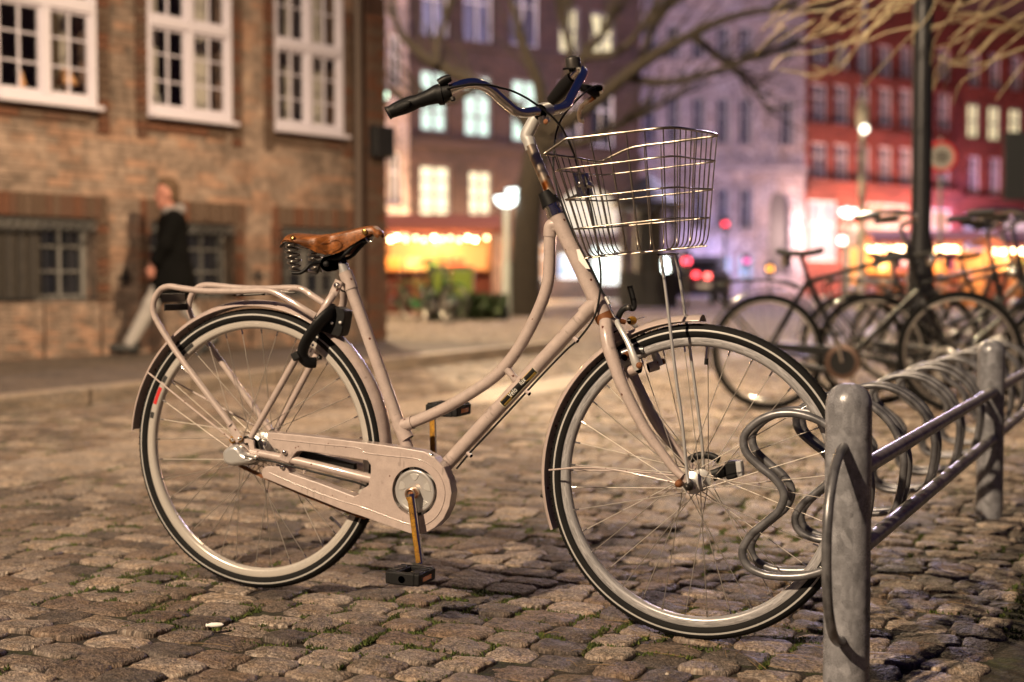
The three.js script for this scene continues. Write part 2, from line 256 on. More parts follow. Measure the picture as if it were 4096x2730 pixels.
{ // moss in the joints and dry stalks: stuff
  const R = rng(9), blade = new THREE.ConeGeometry(0.0026, 0.006, 3).translate(0, 0.002, 0), mats = [[0.05, 0.075, 0.012], [0.08, 0.1, 0.015], [0.06, 0.055, 0.02]], spots = [];
  for (const [r, b] of jointSpots) {
    const p = RB(r, b); const d = -p.z; if (d < 2.2 || d > 8 || Math.abs(p.x / d) > 0.42) continue;
    const f = fbm(p.x * 1.7, p.z * 1.7, 4); if (f < -0.03 + 0.1 * R()) continue;
    const n = Math.round((d < 4.5 ? 60 : 22) * (0.4 + R()) * clamp(0.5 + f * 4, 0.3, 1.7)), dir = R() < 0.5;
    for (let i = 0; i < n; i++) { const a = (R() - 0.5) * 0.11, c = (R() - 0.5) * 0.018; spots.push([r + (dir ? c : a), b + (dir ? a : c), f]); }
  }
  const im = new THREE.InstancedMesh(blade, std({ color: rgb(1, 1, 1), roughness: 0.9 }), spots.length), m = new THREE.Matrix4(), q = new THREE.Quaternion(), e = new THREE.Euler();
  spots.forEach(([r, b], i) => { const p = RB(r, b, gh(b) - JOINT + 0.001 + 0.003 * R()); e.set((R() - 0.5) * 1.3, R() * 6, (R() - 0.5) * 1.3); const s = 0.7 + R() * 1.1; m.compose(p, q.setFromEuler(e), V(s, s * (0.6 + R() * 0.7), s)); im.setMatrixAt(i, m); im.setColorAt(i, rgb(...mats[R() < 0.55 ? 0 : R() < 0.7 ? 1 : 2])); });
  im.name = 'joint_moss'; tag(im, 'green moss tufts growing in the cobble joints', 'moss', null, 'stuff'); im.castShadow = im.receiveShadow = true; scene.add(im);
  const st = [];
  for (let i = 0; i < 300; i++) {
    const r = -0.7 + 2.6 * R(), b = i < 220 ? -0.75 + 1.0 * R() : -3.2 + 3 * R(), a = R() * 6.3, l = 0.03 + 0.11 * R() * R(), p = RB(r, b, gh(b) + 0.001 + 0.008 * R()), k = (R() - 0.5) * 0.4;
    st.push(tube([p, p.clone().add(V(Math.cos(a) * l * 0.5, 0.003 * R(), Math.sin(a) * l * 0.5)), p.clone().add(V(Math.cos(a + k) * l, -0.004 * R(), Math.sin(a + k) * l))], 0.0007, { n: 3, k: 3, caps: false }));
  }
  const s = part('dry_stalks', merge(st), std({ color: rgb(0.2, 0.13, 0.06), roughness: 0.8 }), scene); tag(s, 'scattered dry grass stalks lying on the cobbles by the rack', 'dry grass', null, 'stuff');
  // small pebbles and grit
  const pg = new THREE.IcosahedronGeometry(0.004, 0), pim = new THREE.InstancedMesh(pg, std({ color: rgb(0.42, 0.36, 0.3), roughness: 0.8 }), 240);
  for (let i = 0; i < 240; i++) { const r = -1.1 + 5 * R(), b = -3.2 + 3.3 * R(), p = RB(r, b, gh(b) + 0.002); const k = 0.3 + R() * R() * 1.3; m.compose(p, q.setFromEuler(e.set(R() * 6, R() * 6, R() * 6)), V(k, k * 0.7, k)); pim.setMatrixAt(i, m); }
  pim.name = 'grit'; tag(pim, 'pale grit and tiny pebbles strewn over the cobbles', 'grit', null, 'stuff'); scene.add(pim);
  const w = onPlane(450 + 0.6378 * 640, 1600 + 0.6378 * 1425, V(0, 0.03, 0), V(0, 1, 0));
  const butt = thing('paper_scrap', 'small white twisted paper scrap on the cobbles below the rear wheel', 'litter'); butt.position.set(w.x, 0.034, w.z);
  part('paper_roll', lathe([[0.0001, -0.02], [0.004, -0.019], [0.0028, -0.016], [0.0052, -0.008], [0.0056, 0.004], [0.0042, 0.015], [0.0005, 0.02]], 10).rotateZ(-Math.PI / 2 + 0.04), M.whitePaper, butt);
}

// ---------------------------------------------------------------- bicycle rack
{
  const rack = thing('bicycle_rack', 'galvanised steel bicycle rack with round-topped posts and wavy wheel loops', 'bicycle rack');
  const postG = lathe([[0.0001, 0.5935], [0.012, 0.593], [0.024, 0.589], [0.034, 0.581], [0.0405, 0.57], [0.0438, 0.558], [0.0445, 0.545], [0.0445, -0.06]], 40);
  { const p = postG.attributes.position, u = postG.attributes.uv; for (let i = 0; i < p.count; i++) u.setXY(i, u.getX(i) * 0.28, p.getY(i)); }
  for (let i = 0; i < 5; i++) { const m = part('post', postG, M.galv, rack); m.position.copy(RB(i * 2.241, 0)); m.rotation.y = i * 1.3; }
  for (const h of [0.42, 0.262]) part('rail', tube([RB(0.01, 0.012, h), RB(9.0, 0.012, h)], 0.0168, { n: 30, k: 18 }), M.galvRail, rack);
  const prof = [[-0.002, 0.39], [-0.012, 0.417], [-0.03, 0.448], [-0.055, 0.473], [-0.088, 0.495], [-0.122, 0.507], [-0.156, 0.511], [-0.192, 0.506], [-0.228, 0.488], [-0.255, 0.456], [-0.25, 0.424], [-0.219, 0.394], [-0.184, 0.368], [-0.166, 0.338], [-0.175, 0.305], [-0.205, 0.275], [-0.238, 0.244], [-0.255, 0.208], [-0.244, 0.18], [-0.207, 0.164], [-0.158, 0.163], [-0.108, 0.172], [-0.06, 0.195], [-0.024, 0.232], [-0.007, 0.275], [0.002, 0.33], [0.003, 0.363]];
  const R = rng(4);
  for (let i = 0; i < 9; i++) {
    const base = 0.2 + i * 0.456; if (Math.abs((base + 0.03) % 2.241) < 0.1 && i) continue;
    for (const dr of [0, 0.066]) { const dh = i ? (R() - 0.5) * 0.012 : 0; part('wheel_loop', tube(prof.map(([b, h]) => RB(base + dr + (h - 0.3) * 0.03, b - 0.012, h + dh * (h > 0.35 ? 1 : 0.3))), 0.0092, { n: 96, k: 10, closed: true }), M.galvDark, rack); }
  }
  part('end_loop', tube([[-0.03, 0.476], [-0.075, 0.466], [-0.125, 0.435], [-0.168, 0.37], [-0.18, 0.29], [-0.165, 0.2], [-0.12, 0.13], [-0.065, 0.102], [-0.03, 0.1]].map(([r, h]) => RB(r, 0.0, h)), 0.0095, { n: 48, k: 12 }), M.galvDark, rack);
}

// ---------------------------------------------------------------- the bicycle
// local axes: x forward, y up, z towards the drive side; the origin is where the rear tyre touches the ground
const YAW = 0.3772, WB = 1.1217, BO = V(-0.6406, 0.0253, -3.5345), TIP = Math.atan2(0.0253, WB);
const EU = V(Math.cos(YAW) * Math.cos(TIP), -Math.sin(TIP), Math.sin(YAW) * Math.cos(TIP)), EW = V(-Math.sin(YAW), 0, Math.cos(YAW)), EV = EW.clone().cross(EU);
const bikeM = new THREE.Matrix4().makeBasis(EU, EV, EW).setPosition(BO);
const L3 = (px, py, w = 0) => { const q = onPlane(px, py, BO.clone().addScaledVector(EW, w), EW).sub(BO); return V(q.dot(EU), q.dot(EV), w); };
const view = (ox, oy, k) => (x, y, w = 0) => L3(ox + k * x, oy + k * y, w);
const A = view(450, 1100, 0.5102), B = view(450, 1600, 0.6378), C = view(1500, 1100, 0.5102), F4 = view(2100, 1200, 0.5102), E5 = view(2100, 1730, 0.6378), S = view(1080, 850, 0.2551), H1 = view(1500, 200, 0.2551), H2 = view(2000, 200, 0.2551), K = view(2100, 480, 0.3826), RH = view(850, 1650, 0.2551), FH = view(2500, 1650, 0.2551), BR = view(2350, 1150, 0.2551), CR = view(1450, 1750, 0.2551);
const bike = thing('city_bicycle', 'dusty pink step-through city bicycle with wire basket and brown leather saddle', 'bicycle');
bike.applyMatrix4(bikeM);
const bolt = (p, r = 0.005, l = 0.006, axis = V(0, 0, 1)) => { const g = lathe([[0.0001, l], [r * 0.55, l * 0.95], [r * 0.9, l * 0.6], [r, 0], [r, -l * 0.3]], 14); g.applyQuaternion(new THREE.Quaternion().setFromUnitVectors(V(0, 1, 0), axis)); return g.translate(p.x, p.y, p.z); };
const cyl = (a, b, r, k = 14) => tube([a, b], r, { k });

const TR = 0.3485;
function makeWheel(parent, rimMat, hub, seed, rear) {
  const w = new THREE.Group(); w.name = rear ? 'rear_wheel' : 'front_wheel'; parent.add(w);
  const toZ = (g) => g.rotateX(Math.PI / 2);
  const sec = []; for (let i = 0; i <= 20; i++) { const a = -0.72 * Math.PI + i / 20 * 1.44 * Math.PI; sec.push([0.3305 + 0.018 * Math.cos(a), 0.0182 * Math.sin(a)]); }
  const tg = lathe(sec, 128); { const p = tg.attributes.position, u = tg.attributes.uv; for (let i = 0; i < p.count; i++) u.setXY(i, u.getX(i) * 2.2, u.getY(i) * 0.09); }
  part('tyre', toZ(tg), M.rubber, w);
  for (const s of [-1, 1]) part('reflective_stripe', toZ(lathe(s > 0 ? [[0.3318, 0.01835], [0.3338, 0.0183], [0.3358, 0.01775]] : [[0.3358, -0.01775], [0.3338, -0.0183], [0.3318, -0.01835]], 128)), M.stripe, w);
  // tread blocks round the crown
  const tb = new THREE.BoxGeometry(0.0014, 0.008, 0.002), tl = [];
  for (let i = 0; i < 132; i++) for (const s of [-1, 1]) { const g = tb.clone(); g.rotateX(s * 0.9); g.rotateY(s * 0.5); g.translate(0.3464, 0, s * 0.0062); g.rotateZ(i / 132 * Math.PI * 2 + (s > 0 ? 0.024 : 0)); tl.push(g); }
  const tread = part('tread', merge(tl), M.rubber, w); tread.userData.kind = 'stuff';
  const rim = part('rim', toZ(lathe([[0.3215, -0.0118], [0.3225, -0.0105], [0.32, -0.0098], [0.318, -0.0122], [0.306, -0.0116], [0.3035, -0.0095], [0.2995, -0.0068], [0.2985, 0], [0.2995, 0.0068], [0.3035, 0.0095], [0.306, 0.0116], [0.318, 0.0122], [0.32, 0.0098], [0.3225, 0.0105], [0.3215, 0.0118]].reverse(), 128)), rimMat, w);
  const fr = hub.flange, fz = hub.half;
  part('hub', toZ(lathe([[0.0001, hub.out], [0.006, hub.out], [0.006, fz + 0.014], [0.0095, fz + 0.014], [0.0095, fz + 0.008], [fr * 0.55, fz + 0.005], [fr + 0.004, fz + 0.0016], [fr + 0.004, fz - 0.0016], [fr * 0.6, fz - 0.006], [hub.shell, fz * 0.6], [hub.shell, -fz * 0.6], [fr * 0.6, -fz + 0.006], [fr + 0.004, -fz + 0.0016], [fr + 0.004, -fz - 0.0016], [fr * 0.55, -fz - 0.005], [0.0095, -fz - 0.008], [0.0095, -fz - 0.014], [0.006, -fz - 0.014], [0.006, -hub.out], [0.0001, -hub.out]].reverse(), 28)), M.alu, w);
  const sp = 36, off = rng(seed)() * 0.1;
  for (let i = 0; i < sp; i++) {
    const s = i % 2 ? 1 : -1, lead = (i >> 1) % 2 ? 1 : -1, ra = (i + 0.5) / sp * Math.PI * 2 + off, ha = ra + lead * 1.05, z = s * (fz + (lead > 0 ? 0.001 : -0.001));
    const a = V(Math.cos(ha) * fr, Math.sin(ha) * fr, z), b = V(Math.cos(ra) * 0.2995, Math.sin(ra) * 0.2995, s * 0.003), n = b.clone().lerp(a, 0.045);
    const m = part('spoke', tube([a, b], 0.00105, { k: 5, caps: false }), M.spoke, w);
    part('nipple', tube([n, b], 0.0021, { k: 6 }), M.chrome, m);
  }
  const va = hub.valve, vd = V(Math.cos(va), Math.sin(va), 0), v0 = vd.clone().multiplyScalar(0.299);
  const v = part('valve', tube([v0, vd.clone().multiplyScalar(0.272)], (t) => (t < 0.1 ? 0.006 : 0.0042), { n: 10, k: 10 }), M.chrome, w);
  part('valve_cap', tube([vd.clone().multiplyScalar(0.273), vd.clone().multiplyScalar(0.259)], 0.0044, { n: 2, k: 8 }), M.plastic, v);
  return w;
}
const RC = V(0, TR, 0);
const rw = makeWheel(bike, M.rimRear, { flange: 0.034, half: 0.027, shell: 0.029, out: 0.075, valve: -0.64 }, 3, true); rw.position.copy(RC);
{ // red and black stickers on the rear rim
  const arc = (a0, a1, r0, r1) => grid(16, 2, (s, t) => { const a = lerp(a0, a1, s), r = lerp(r0, r1, t); return { x: Math.cos(a) * r, y: Math.sin(a) * r, z: lerp(0.01232, 0.01275, t) - 0.00005 }; });
  const red = std({ color: rgb(0.5, 0.02, 0.02), roughness: 0.5 }), blk = std({ color: rgb(0.02, 0.02, 0.02), roughness: 0.5 });
  part('red_rim_sticker', arc(2.68, 2.83, 0.3075, 0.317), red, rw); part('black_rim_sticker', arc(2.2, 2.36, 0.3075, 0.317), blk, rw); part('black_rim_sticker', arc(2.9, 2.95, 0.3075, 0.317), blk, rw); part('black_rim_sticker', arc(2.57, 2.63, 0.3075, 0.317), blk, rw);
}
const SY = 0.4229, SL = -0.032;                                // the front wheel is steered a touch and leans away
const fwM = new THREE.Matrix4(); { const u = V(Math.cos(SY), 0, Math.sin(SY)), w0 = V(-Math.sin(SY), 0, Math.cos(SY)), v = V(0, Math.cos(SL), 0).addScaledVector(w0, Math.sin(SL)), w = u.clone().cross(v), c = BO.clone().add(V(WB * Math.cos(YAW), -0.0253, WB * Math.sin(YAW))).addScaledVector(v, TR); fwM.makeBasis(u, v, w).setPosition(c); fwM.premultiply(bikeM.clone().invert()); }
const fw = makeWheel(bike, M.rimFront, { flange: 0.021, half: 0.031, shell: 0.014, out: 0.068, valve: 1.5 }, 8, false); fw.applyMatrix4(fwM);
const FC = V().setFromMatrixPosition(fwM);

// frame
const frame = new THREE.Group(); frame.name = 'frame'; bike.add(frame);
const BB = CR(765, 895, 0.0).clone(); { const q = CR(770, 895, 0.06); BB.set(q.x, q.y, 0); }
const stTop = S(1180, 945), stLug = S(1275, 1210), stLow = C(250, 1320);
part('seat_tube', cyl(stTop, BB, 0.0148, 20), M.paint, frame);
part('seat_lug', cyl(stTop.clone().lerp(stLug, -0.02), stLug, 0.0168, 20), M.paint, frame);
const htT = K(322, 985), htB = BR(250, 430), hd = htB.clone().sub(htT).normalize();
part('head_tube', cyl(htT, htB, 0.0182, 24), M.paint, frame);
const dtA = C(1760, 190), dtB = C(560, 1462);
part('down_tube', tube([dtA, BB.clone().lerp(dtB, 0.1)], 0.0168, { n: 12, k: 20 }), M.paint, frame);
part('down_tube_lug', cyl(dtA, C(1640, 310), 0.0185, 20), M.paint, frame);
const lowLug = C(190, 1190);
part('top_tube', tube([K(330, 1120), K(272, 1150), K(262, 1230), C(1362, 20), C(1325, 170), C(1235, 380), C(1110, 600), C(960, 780), C(780, 910), C(560, 1040), C(300, 1155), lowLug], 0.0138, { n: 70, k: 18 }), M.paint, frame);
part('top_tube_lug', tube([K(335, 1090), K(275, 1110), K(262, 1220)], 0.0157, { n: 14, k: 18 }), M.paint, frame);
part('seat_cluster_lug', cyl(C(170, 1150), C(255, 1290), 0.0172, 20), M.paint, frame);
part('top_tube_socket', cyl(lowLug, C(295, 1158), 0.0158, 18), M.paint, frame);
part('brace', tube([C(1035, 740), C(1110, 830)], (t) => 0.0085 + 0.004 * Math.pow(Math.abs(t - 0.5) * 2, 3), { n: 10, k: 14 }), M.paint, frame);
part('bottom_bracket', cyl(V(BB.x, BB.y, -0.036), V(BB.x, BB.y, 0.036), 0.021, 22), M.paint, frame);
const dropR = V(0.004, TR + 0.008, 0.058);
for (const s of [1, -1]) {
  const end = s > 0 ? RH(1000, 655, 0.06) : V(0.02, TR + 0.004, -0.06);
  part('chainstay', s > 0 ? tube([RH(600, 618, 0.056), RH(1400, 780, 0.054), RH(2340, 1010, 0.046), V(BB.x - 0.02, BB.y + 0.008, 0.03)], (t) => 0.0095 + 0.003 * t, { n: 24, k: 14 }) : tube([end, V(BB.x - 0.15, BB.y + 0.03, -0.05), V(BB.x - 0.02, BB.y + 0.006, -0.028)], 0.010, { n: 16, k: 12 }), M.paint, frame);
  const top = s > 0 ? S(1040, 1215, 0.02) : V(...S(1040, 1215, 0.02).toArray()).setZ(-0.02), mid = s > 0 ? S(870, 1480, 0.042) : S(870, 1480, 0.042).setZ(-0.042), low = s > 0 ? A(1085, 1275, 0.056) : A(1085, 1275, 0.056).setZ(-0.056);
  part('seat_stay', tube([top, mid, mid.clone().lerp(low, 0.5), low], (t) => 0.0105 - 0.003 * t, { n: 20, k: 14 }), M.paint, frame);
  const eye = s > 0 ? S(1055, 1150, 0.021) : S(1055, 1150, 0.021).setZ(-0.021);
  part('stay_lug', tube([eye.clone().add(V(0.006, 0.012, 0)), top.clone().lerp(mid, 0.3)], 0.0125, { n: 4, k: 14, flat: [1, 0.62], up: V(1, 0.4, 0).normalize() }), M.paint, frame);
  // dropout plate with its two webs
  const d = s > 0 ? [RH(270, 520, 0.058), RH(330, 450, 0.058), RH(440, 430, 0.058), RH(540, 420, 0.058), RH(640, 450, 0.058), RH(660, 600, 0.058), RH(600, 660, 0.058), RH(480, 640, 0.058), RH(390, 560, 0.058), RH(300, 580, 0.058)] : null;
  if (d) { const sh = new THREE.Shape(d.map((p) => new THREE.Vector2(p.x, p.y))); const h = [RH(490, 490, 0.058), RH(560, 475, 0.058), RH(590, 600, 0.058)], hp = new THREE.Path(h.map((p) => new THREE.Vector2(p.x, p.y))); sh.holes.push(hp); part('dropout', new THREE.ExtrudeGeometry(sh, { depth: 0.005, bevelEnabled: true, bevelSize: 0.001, bevelThickness: 0.001, bevelSegments: 1 }).translate(0, 0, 0.054), M.paint, frame); }
}
part('seat_bolt', merge([bolt(S(1052, 1150, 0.029), 0.0085, 0.008), bolt(S(1052, 1150, 0.036), 0.0045, 0.005)]), M.chrome, frame);
{ // name plate on the down tube
  const cv = document.createElement('canvas'); cv.width = 512; cv.height = 96; const x = cv.getContext('2d');
  x.fillStyle = '#d8cfb4'; x.fillRect(0, 0, 512, 96); x.fillStyle = '#0d0c0a'; x.fillRect(5, 5, 502, 86);
  x.fillStyle = '#c9a54e'; for (const [a, b, y] of [[20, 196, 16], [20, 170, 27], [20, 146, 69], [20, 120, 80], [316, 492, 16], [340, 492, 27], [362, 492, 69], [386, 492, 80]]) x.fillRect(a, y, b - a, 4);
  x.fillStyle = '#f4f2ea'; x.font = '56px sans-serif'; x.textBaseline = 'middle'; x.textAlign = 'left'; x.fillText('Velo', 120, 51); x.fillText('lux', 292, 46);
  const t = new THREE.CanvasTexture(cv); t.colorSpace = THREE.SRGBColorSpace;
  const p0 = C(1010, 1010), p1 = C(1270, 735), ax = p1.clone().sub(p0), ln = ax.length(), dir = ax.clone().normalize(), nn = V(0, 0, 1), bb = nn.clone().cross(dir);
  const g = grid(2, 12, (s, v) => { const a = (v - 0.5) * 1.5, q = p0.clone().addScaledVector(dir, s * ln).addScaledVector(nn, Math.cos(a) * 0.0173).addScaledVector(bb, Math.sin(a) * 0.0173); return { x: q.x, y: q.y, z: q.z, u: s, v }; });
  part('name_plate', g, std({ map: t, roughness: 0.35 }), frame);
}
// head set, stem, fork crown
part('headset_cup', tube([htT.clone().addScaledVector(hd, 0.004), htT.clone().addScaledVector(hd, -0.03)], (t) => 0.0195 + 0.002 * Math.sin(t * 9), { n: 10, k: 24 }), M.chrome, frame);
part('headset_collar', tube([htT.clone().addScaledVector(hd, -0.022), htT.clone().addScaledVector(hd, -0.056)], (t) => 0.0225 - 0.004 * t, { n: 6, k: 24 }), M.plastic, frame);
part('crown_race', tube([htB.clone().addScaledVector(hd, -0.002), htB.clone().addScaledVector(hd, 0.016)], (t) => 0.021 + 0.0014 * Math.sin(t * 3.1), { n: 6, k: 24 }), M.rustRed, frame);

// fork
const fork = new THREE.Group(); fork.name = 'fork'; bike.add(fork);
const crown = htB.clone().addScaledVector(hd, 0.034);
part('fork_crown', tube([htB.clone().addScaledVector(hd, 0.012), crown.clone().addScaledVector(hd, 0.012)], 0.0185, { n: 4, k: 22 }), M.paint, fork);
const bladeN = [BR(290, 545, 0.016), BR(300, 720, 0.034), BR(345, 960, 0.044), BR(430, 1210, 0.048), BR(545, 1530, 0.051), FH(330, 290, 0.053), FH(560, 610, 0.054), FH(800, 920, 0.055), FH(905, 1010, 0.056)];
part('fork_blade', tube(bladeN, (t) => lerp(0.0155, 0.0085, sstep(0.25, 1, t)), { n: 48, k: 18 }), M.paint, fork);
const bladeF = bladeN.map((p, i) => V(p.x - (i > 2 ? 0.004 : 0), p.y, -p.z - 0.008));
part('fork_blade', tube(bladeF, (t) => lerp(0.0155, 0.0085, sstep(0.25, 1, t)), { n: 48, k: 18 }), M.paint, fork);
for (const s of [1, -1]) { const a = s > 0 ? FH(890, 1000, 0.056) : FH(890, 1000, 0.056).setZ(-0.064), c = FC.clone().setZ(s * 0.056 - 0.006); part('fork_end', tube([a, a.clone().lerp(c, 0.6).add(V(-0.004, 0.002, 0)), c.clone().add(V(0.006, -0.012, 0))], 0.011, { n: 8, k: 12, flat: [1, 0.35], up: V(1, 0.3, 0).normalize() }), M.paint, fork); }
part('axle_nut', merge([bolt(FH(1000, 1160, 0.068), 0.0105, 0.009), bolt(FH(990, 1160, 0.074), 0.0065, 0.012)]), M.darkSteel, fork);
part('stay_bolt', bolt(FH(850, 1120, 0.064), 0.009, 0.011), M.rustRed, fork);
part('fork_reflector_plate', (() => { const o = [K(540, 1355, 0.019), K(585, 1350, 0.019), K(640, 1420, 0.019), K(690, 1560, 0.019), K(640, 1555, 0.019), K(565, 1470, 0.019)]; const s = new THREE.Shape(o.map((p) => new THREE.Vector2(p.x, p.y))); return new THREE.ExtrudeGeometry(s, { depth: 0.002, bevelEnabled: false }).translate(0, 0, 0.019); })(), M.whitePaper, fork);
// V-brake
for (const s of [1, -1]) {
  const z = (w) => s * w + (s < 0 ? -0.012 : 0), q = (x, y, w) => { const p = BR(x, y, w); return s > 0 ? p : V(p.x + 0.006, p.y, z(w)); };
  const arm = part('brake_arm', tube([q(800, 1290, 0.066), q(745, 1150, 0.068), q(650, 900, 0.062), q(540, 690, 0.05), q(470, 560, 0.036), q(465, 525, 0.03)], (t) => lerp(0.0105, 0.006, sstep(0.1, 0.5, t)), { n: 26, k: 12, flat: [1, 0.7], up: V(1, 0.3, 0).normalize() }), M.alu, fork);
  part('pivot_bolt', bolt(q(815, 1225, 0.078), 0.0075, 0.006), M.rustRed, arm);
  part('pivot_boss', cyl(q(690, 1310, 0.05), q(800, 1270, 0.062), 0.0115), M.paint, arm);
  part('pad_holder', tube([q(580, 1100, 0.06), q(640, 1060, 0.045)], 0.0085, { n: 2, k: 12 }), M.rustRed, arm);
  part('brake_shoe', tube([q(500, 1070, 0.024), q(620, 1020, 0.021), q(760, 1000, 0.019), q(880, 990, 0.018)], 0.0085, { n: 12, k: 10, flat: [1, 0.6], up: V(0.2, 1, 0).normalize() }), M.galvDark, arm);
}
part('cable_noodle', tube([BR(270, 150, 0.022), BR(330, 250, 0.024), BR(390, 400, 0.028), BR(450, 480, 0.03), BR(530, 520, 0.026)], 0.0024, { n: 20, k: 8 }), M.chrome, fork);
part('cable_yoke', tube([BR(505, 520, 0.028), BR(590, 545, 0.02)], 0.006, { n: 2, k: 10 }), M.rustRed, fork);
part('cable_anchor', tube([BR(650, 530, 0.0), BR(700, 520, -0.008), BR(745, 520, -0.014)], (t) => 0.0075 + 0.003 * Math.sin(t * 3.1), { n: 8, k: 12 }), M.rust, fork);
part('cable_end', tube([BR(590, 520, 0.02), BR(760, 510, -0.014), BR(840, 480, -0.02), BR(900, 465, -0.024)], 0.0011, { n: 12, k: 6 }), M.whitePaper, fork);
part('lamp_bracket', tube([BR(450, 640, 0.0), BR(500, 430, 0.002), BR(570, 340, 0.004), BR(640, 320, 0.004), BR(720, 330, 0.004), BR(725, 240, 0.004), BR(680, 60, 0.004), BR(660, -20, 0.004)], 0.0062, { n: 44, k: 8, flat: [0.7, 1.1], up: V(0, 0, 1) }), M.plastic, fork);
part('bracket_bolt', bolt(BR(640, 320, 0.010), 0.007, 0.005), M.darkSteel, fork);

// mudguards
function guard(c, R0, a0, a1, hw, mat, name, parent) {
  const f = (rr, dz) => (s, t) => { const a = lerp(a0, a1, s), q = (t - 0.5) * 2, ph = q * 1.2, r = rr - 0.0135 * (1 - Math.cos(ph)) / (1 - Math.cos(1.2)); return { x: c.x + Math.cos(a) * r, y: c.y + Math.sin(a) * r, z: c.z + Math.sin(ph) / Math.sin(1.2) * (hw - dz), u: s * (a1 - a0) * R0, v: t * 0.06 }; };
  const o = grid(72, 12, f(R0, 0)), i = grid(72, 12, f(R0 - 0.0012, 0.001));
  const rimE = [-1, 1].map((s) => tube(Array.from({ length: 37 }, (_, k) => { const p = f(R0 - 0.0006, 0.0004)(k / 36, s > 0 ? 1 : 0); return V(p.x, p.y, p.z); }), 0.0013, { n: 72, k: 6 }));
  return part(name, merge([o, i, ...rimE]), mat, parent);
}
const angOf = (p, c) => Math.atan2(p.y - c.y, p.x - c.x);
const tailA = angOf(A(120, 1205), RC), rgTop = A(1060, 205), rgR = Math.hypot(rgTop.x - RC.x, rgTop.y - RC.y);
const rearGuard = guard(RC, 0.3705, -0.3, tailA < 0 ? tailA + Math.PI * 2 : tailA, 0.0265, M.paint, 'rear_mudguard', bike);
{ const fc = V(FC.x, FC.y, FC.z), tip = angOf(BR(1830, 415), fc); let tail = angOf(E5(175, 590), fc); if (tail < 0) tail += Math.PI * 2;
  const g = guard(V(0, 0, 0), 0.3685, tip + 0.0, tail, 0.026, M.paint, 'front_mudguard', bike); g.applyMatrix4(fwM);
  part('mudguard_bolt', bolt(V(Math.cos(tail - 0.22) * 0.37, Math.sin(tail - 0.22) * 0.37, 0), 0.005, 0.007, V(-1, -0.2, 0).normalize()), M.darkSteel, g); }
part('mudguard_stay', tube([FH(850, 1120, 0.063), E5(550, 235, 0.05), E5(360, 222, 0.04), E5(150, 238, 0.026)], 0.0022, { n: 24, k: 7 }), M.paint, bike);
part('mudguard_stay', tube([FC.clone().setZ(-0.066), E5(640, 245, -0.05), E5(400, 240, -0.04), E5(150, 238, -0.027)], 0.0022, { n: 24, k: 7 }), M.paint, bike);
part('mudguard_stay', tube([RH(290, 420, 0.066), A(690, 1100, 0.05), A(275, 765, 0.027)], 0.0023, { n: 16, k: 7 }), M.paint, bike);
part('mudguard_stay', tube([V(-0.03, TR + 0.04, -0.066), A(520, 855, -0.05), A(330, 735, -0.027)], 0.0023, { n: 16, k: 7 }), M.paint, bike);
for (const [x, y] of [[310, 432], [425, 418]]) { const b = part('stay_washer', bolt(RH(x, y, 0.064), 0.0095, 0.003), M.rust, bike); part('dome_bolt', bolt(RH(x, y, 0.068), 0.0052, 0.006), M.chrome, b); }

// luggage carrier
const carrier = new THREE.Group(); carrier.name = 'luggage_carrier'; bike.add(carrier);
const CW = 0.058;
part('carrier_rail', tube([A(1590, 325, 0.05), A(1500, 270, CW), A(1370, 190, CW), A(1265, 135, CW), A(1200, 123, CW), A(950, 128, CW), A(700, 125, CW), A(520, 102, CW), A(440, 92, CW), A(380, 112, CW), A(335, 175, CW), A(316, 240, CW), A(325, 310, CW), A(360, 385, CW), A(430, 500, CW), A(560, 690, 0.06), A(740, 930, 0.062), A(930, 1180, 0.063)], 0.0078, { n: 110, k: 14 }), M.paint, carrier);
part('carrier_foot', tube([A(915, 1165, 0.063), A(950, 1225, 0.063), A(1000, 1300, 0.063)], (t) => 0.0105 + 0.002 * t, { n: 8, k: 14, flat: [1, 0.35], up: V(0.8, 0.6, 0) }), M.paint, carrier);
part('carrier_rail', tube([A(1660, 225, -0.05), A(1560, 160, -CW), A(1490, 115, -CW), A(1430, 103, -CW), A(1200, 108, -CW), A(980, 102, -CW), A(800, 84, -CW), A(720, 82, -CW), A(665, 102, -CW), A(625, 150, -CW), A(603, 210, -CW), A(597, 270, -CW), A(615, 325, -CW), A(740, 520, -CW), A(900, 750, -0.06), A(1080, 1000, -0.062), A(1240, 1220, -0.063)], 0.0078, { n: 100, k: 14 }), M.paint, carrier);
for (const [x1, y1, x2, y2] of [[735, 150, 900, 112], [955, 160, 1110, 118], [1180, 155, 1400, 118], [520, 128, 720, 95]]) part('carrier_crossbar', tube([A(x1, y1, CW), A(x2, y2, -CW)], 0.0042, { n: 2, k: 8, flat: [0.5, 1.4], up: V(0, 1, 0) }), M.paint, carrier);
part('carrier_underbar', cyl(A(960, 160, 0.02), A(1430, 140, 0.0), 0.0032), M.darkSteel, carrier);
{ const a = A(362, 180, 0.05), b = A(600, 180, -0.05), m = a.clone().lerp(b, 0.5); const pl = part('lamp_plate', new RoundedBoxGeometry(0.0035, 0.022, 0.104, 1, 0.0015).rotateZ(0.1), M.darkSteel, carrier); pl.position.copy(m); pl.position.x -= 0.004; part('lamp_bar', new RoundedBoxGeometry(0.004, 0.016, 0.1, 1, 0.0015), M.plastic, carrier).position.copy(m.clone().add(V(0.006, -0.024, 0))); for (const k of [-0.02, 0.02]) part('mount_hole', bolt(V(-0.002, 0.001, k), 0.0055, 0.001, V(-1, 0, 0)), M.plastic, pl); }

